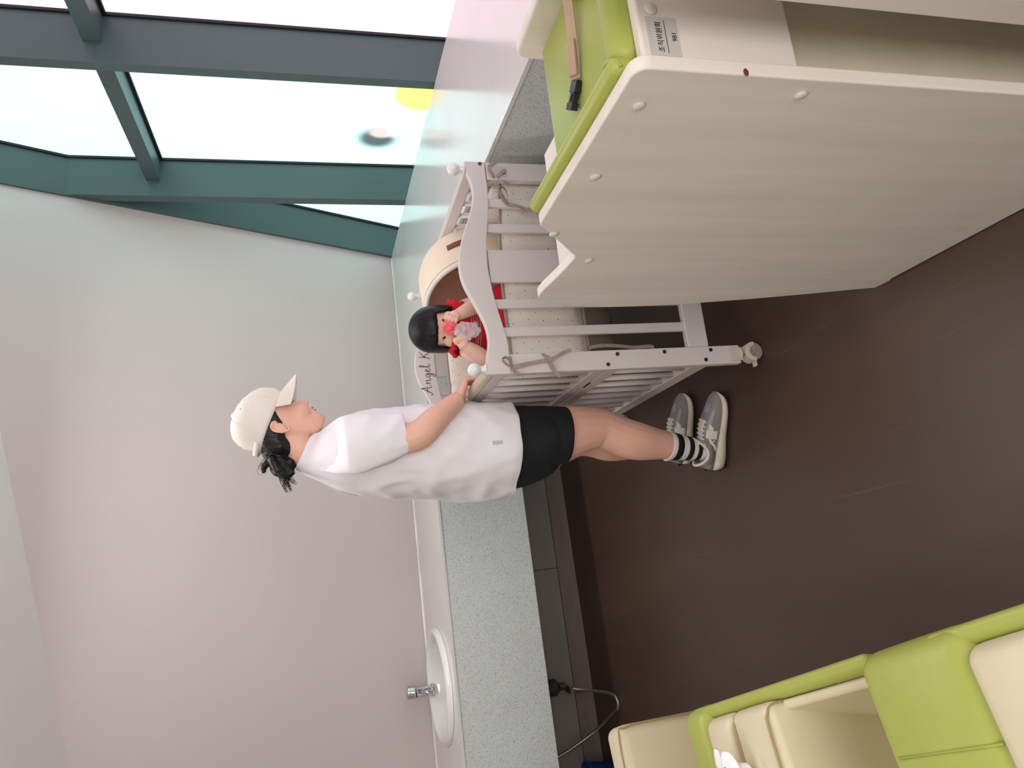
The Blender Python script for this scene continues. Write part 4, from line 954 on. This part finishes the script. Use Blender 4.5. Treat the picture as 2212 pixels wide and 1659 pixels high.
shoe((.452, 2.637), (.712, 2.540), -1)

# ================================================================== the baby (crib frame)
BB = (.26, .33, .629)
_rot = Matrix.Rotation(TZ, 3, 'Z'); _bw = Vector(CR)+_rot @ Vector(BB)
ba = root('person', 'black-haired baby in a red dress sitting in the crib with a pink pacifier', 'person', _bw, TZ)
F = Vector((-.319, -.948, 0)).normalized(); RV = Vector((.948, -.319, 0)).normalized(); Zv = Vector((0, 0, 1)); hcb = Vector((.2555, .325, 1.020))
def bl(r_, f, u): return hcb+RV*r_+F*f+Zv*u
BROT = Matrix((RV, -F, Zv)).transposed()
def bo(name, mb, mat, parent=ba, **k):
    if isinstance(mb, MB): return obj(name, off(mb, BB), mat, parent, **k)
    mb.transform(Matrix.Translation(-Vector(BB))); return obj(name, mb, mat, parent, **k)
body = MB()
body.ell(bl(0, 0, .010), (.066, .074, .078), 28, 18, BROT)
body.ell(bl(0, .014, -.030), (.061, .056, .042), 24, 14, BROT)
for s_ in (-1, 1): body.ell(bl(s_*.034, .040, -.038), (.027, .026, .024), rot=BROT); body.ell(bl(s_*.066, .0, -.012), (.006, .012, .017), rot=BROT)
body.ell(bl(0, .050, -.060), (.020, .018, .013), rot=BROT)
body.ell(bl(0, .0705, -.030), (.0085, .009, .008), rot=BROT)
for s_ in (-1, 1): body.ell(bl(s_*.007, .068, -.033), (.005, .006, .0045), rot=BROT)
body.ell(bl(0, .0655, -.049), (.012, .007, .006), rot=BROT)
body.tube([bl(0, -.008, -.05), (.256, .335, .93)], [.036, .042], 16)
body.loft([ering(.256, .338, z, a, b_) for z, a, b_ in ((.945, .045, .04), (.92, .075, .05), (.86, .08, .06), (.78, .085, .07), (.70, .095, .08), (.642, .08, .07))])
for sg in (-1, 1): limb([(.256+.045*sg, .32, .675), (.256+.075*sg, .24, .685), (.256+.085*sg, .175, .672), (.256+.075*sg, .135, .665)], [.042, .036, .028, .020], 12, 4)
def barm(sh, el, wr, hd_, inw, upv):
    limb([sh, tuple(Vector(sh)*.5+Vector(el)*.5+Vector((0, -.004, 0))), el, tuple(Vector(el)*.5+Vector(wr)*.5), wr], [.031, .030, .0275, .026, .0195], 14, 5)
    hd_, inw, upv = Vector(hd_), Vector(inw).normalized(), Vector(upv).normalized(); fw_ = inw.cross(upv).normalized()
    if fw_.dot(F) < 0: fw_ = -fw_
    body.tube([Vector(wr), Vector(wr)*.4+hd_*.6, hd_+inw*.004], [.018, .021, .017], 12)
    for i in range(4):
        b0 = hd_+upv*(-.0165+.0105*i)+fw_*.010+inw*.002; l_ = (.9, 1.0, .97, .82)[i]
        finger([b0, b0+inw*.011*l_+fw_*.006, b0+inw*.019*l_+fw_*.001, b0+inw*.017*l_-fw_*.008], .0062, .005, 8)
    finger([hd_+upv*.012-fw_*.002, hd_+upv*.018+inw*.010, hd_+upv*.016+inw*.018], .0066, .0052, 8)
barm((.178, .322, .922), (.122, .25, .878), (.160, .221, .944), (.170, .215, .960), (.9, -.1, .35), (-.3, .1, 1))
barm((.328, .318, .915), (.318, .252, .872), (.272, .228, .958), (.260, .219, .980), (-.8, -.2, .45), (.45, .1, 1))
bme = remesh(body, 'body', .0024, 3, .5); bo('body', bme, 'baby_skin', smooth=True)
for s_ in (-1, 1):
    e = bo('eye', MB().ell(bl(s_*.0265, .0565, -.0165), (.0115, .0062, .0062), rot=BROT), 'eye_white', smooth=True)
    obj('iris', off(MB().ell(bl(s_*.0262, .0605, -.0165), (.0078, .0036, .0062), rot=BROT), BB), 'eye_dark', e, smooth=True)
    bo('eyelid', MB().tube(smooth_pts([bl(s_*.015, .0615, -.0165), bl(s_*.021, .0635, -.0115), bl(s_*.029, .062, -.0108), bl(s_*.038, .056, -.0155)], 3), .0011, 6), 'eye_dark', smooth=True)
    bo('eyebrow', MB().tube(smooth_pts([bl(s_*.014, .0665, -.001), bl(s_*.025, .0655, .0025), bl(s_*.039, .057, -.002)], 3), [.0012]*3+[.0014]*3+[.0005], 6, flat=((0, 1, 0), .5)), 'brow', smooth=True)
# hair: bob with a straight fringe
NA, NP = 72, 16; rows = []
for k in range(NP+1):
    row = []
    for j in range(NA):
        ph = 2*math.pi*j/NA; a = abs((ph+math.pi) % (2*math.pi)-math.pi)       # 0 = front
        t_ = min(1, max(0, (a-R(46))/R(16))); t_ = t_*t_*(3-2*t_)
        um = .006*(1-t_)+(-.052)*t_+noise.noise(Vector((ph*14, 0, 0)))*.0035
        path = math.pi/2*.078+max(0, .012-um); d = path*k/NP
        rx = .0745+.003*t_; rf = .082
        if d < math.pi/2*.078: q = d/.078; hr_, u = math.sin(q), .012+.078*math.cos(q)
        else: hr_, u = 1.0+.02*t_*math.sin(min(1, (d-math.pi/2*.078)/.06)*3.1), .012-(d-math.pi/2*.078)
        nz = 1+noise.noise(Vector((math.cos(ph)*16, math.sin(ph)*16, u*6)))*.012
        row.append(bl(rx*hr_*math.sin(ph)*nz, (rf*hr_*math.cos(ph))*nz-.004, u))
    rows.append(row)
bh = bo('hair', MB().loft(rows, False, False), 'baby_hair', smooth=True, solid=.007)
b = MB()
for i in range(120):
    ph = random.uniform(-math.pi, math.pi); a = abs(ph); lo = (.010 if a < R(52) else -.046)+random.uniform(-.004, .005); q0 = random.uniform(.1, .5)
    pts = []
    for k in range(7):
        t_ = k/6; q = q0+(math.pi/2-q0)*min(1, t_*1.4); hh = math.sin(q); u = .012+.080*math.cos(q) if t_ < .715 else .012-(t_-.715)/.285*(.012-lo)
        pts.append(bl(.0795*hh*math.sin(ph+.03*t_), .0845*hh*math.cos(ph+.03*t_)-.004, u))
    b.tube(smooth_pts(pts, 2), [.0016]*12+[.0006], 5)
obj('loose_strand', off(b, BB), 'baby_hair', bh, smooth=True)
# dress
b = MB(); rows = []
for z, r_ in ((.952, .046), (.940, .060), (.925, .078), (.90, .084), (.875, .088), (.84, .105), (.80, .130), (.74, .152), (.68, .165), (.645, .168)):
    k = min(1, max(0, (.88-z)/.15))
    rows.append([(.262+.02*k+r_*math.cos(6.28318*j/80)*(1+.05*k*math.sin(j*.9)), .338+r_*.82*math.sin(6.28318*j/80)*(1+.05*k*math.sin(j*.9)), z) for j in range(80)])
dr = bo('dress', MB().loft(rows, False, False), 'red_cloth', smooth=True, solid=.003)
for i, z in enumerate((.906, .899, .884, .877)):
    rr_ = .0865+.0015*i
    obj('embroidery', off(MB().tube([(.262+rr_*math.cos(q), .338+rr_*.82*math.sin(q), z) for q in [R(190+130*k/20) for k in range(21)]], .0008, 5), BB), 'piping', dr, smooth=True)
obj('embroidery', off(MB().tube([(.262+.0885*math.cos(q), .338+.0885*.82*math.sin(q), .8915+(.0045 if k % 2 else -.0045)) for k, q in enumerate([R(190+130*k/40) for k in range(41)])], .0008, 5), BB), 'piping', dr)
for sh, ax in (((.205, .318, .938), (-.75, -.25, -.25)), ((.312, .312, .934), (.75, -.2, -.3))):
    ax = Vector(ax).normalized(); c0_ = Vector(sh); u1 = ax.cross(Vector((0, 1, 0))).normalized(); u2 = ax.cross(u1); rows = []
    for t_, r_ in ((-.03, .028), (-.015, .036), (0, .044), (.012, .05), (.022, .051), (.028, .044), (.026, .036)):
        rows.append([c0_+ax*(t_+.004*math.sin(j*1.3))+(u1*math.cos(6.28318*j/48)+u2*math.sin(6.28318*j/48))*r_*(1+.06*math.sin(j*1.1)*max(0, t_+.02)*30) for j in range(48)])
    obj('sleeve_frill', off(MB().loft(rows, False, False), BB), 'red_cloth', dr, smooth=True, solid=.0025)
# pacifier and clear pouch in the hands
pc = root('pacifier', 'bright pink pacifier held in front of the baby\'s mouth', 'pacifier', CR, TZ)
b = MB(); p0 = Vector((.2185, .206, .986)); rg = []
for i in range(13):
    q = R(-62+124*i/12); c_ = p0+RV*(.026*math.sin(q))+Zv*(.018*(1-math.cos(q))*1.6)+F*(.008*math.cos(q)); hh = .0115*max(.25, math.cos(q*1.15))**.6
    rg.append([c_+Zv*hh*math.cos(6.28318*j/12)+F*.0032*math.sin(6.28318*j/12) for j in range(12)])
b.loft(rg); obj('shield', b, 'pink_plastic', pc, smooth=True)
b = MB(); cc = p0+Zv*.0215+F*.0105-RV*.001
b.lathe([(.0135, -.003), (.0145, 0), (.0135, .003), (.010, .0035), (.0085, .002), (.0005, .0018)], cc, 24, axis=F); b.tube([p0+F*.008, cc], [.007, .009], 12)
obj('handle_loop', b, 'pink_plastic', pc, smooth=True)
obj('side_tab', MB().tube(smooth_pts([p0+F*.006+RV*.006+Zv*.006, p0+RV*.016+Zv*.014+F*.006, p0+RV*.026+Zv*.026+F*.002], 4), [.005]*4+[.0045]*4+[.004], 10, flat=(tuple(F), .6)), 'pink_plastic', pc, smooth=True)
fm = MB().ell((.206, .196, .940), (.030, .013, .044), 28, 20).mesh('film')
displace(fm, lambda c: noise.noise(Vector((c.x*60, c.y*60, c.z*60)))*.014+noise.noise(Vector((c.x*130, c.y*130, c.z*130)))*.008)
o = obj('plastic_pouch', fm, 'clear_film', None); o.location = CR; o.rotation_euler = (0, 0, TZ)
tag(o, 'crumpled clear plastic pouch hanging from the baby\'s hands', 'pouch')
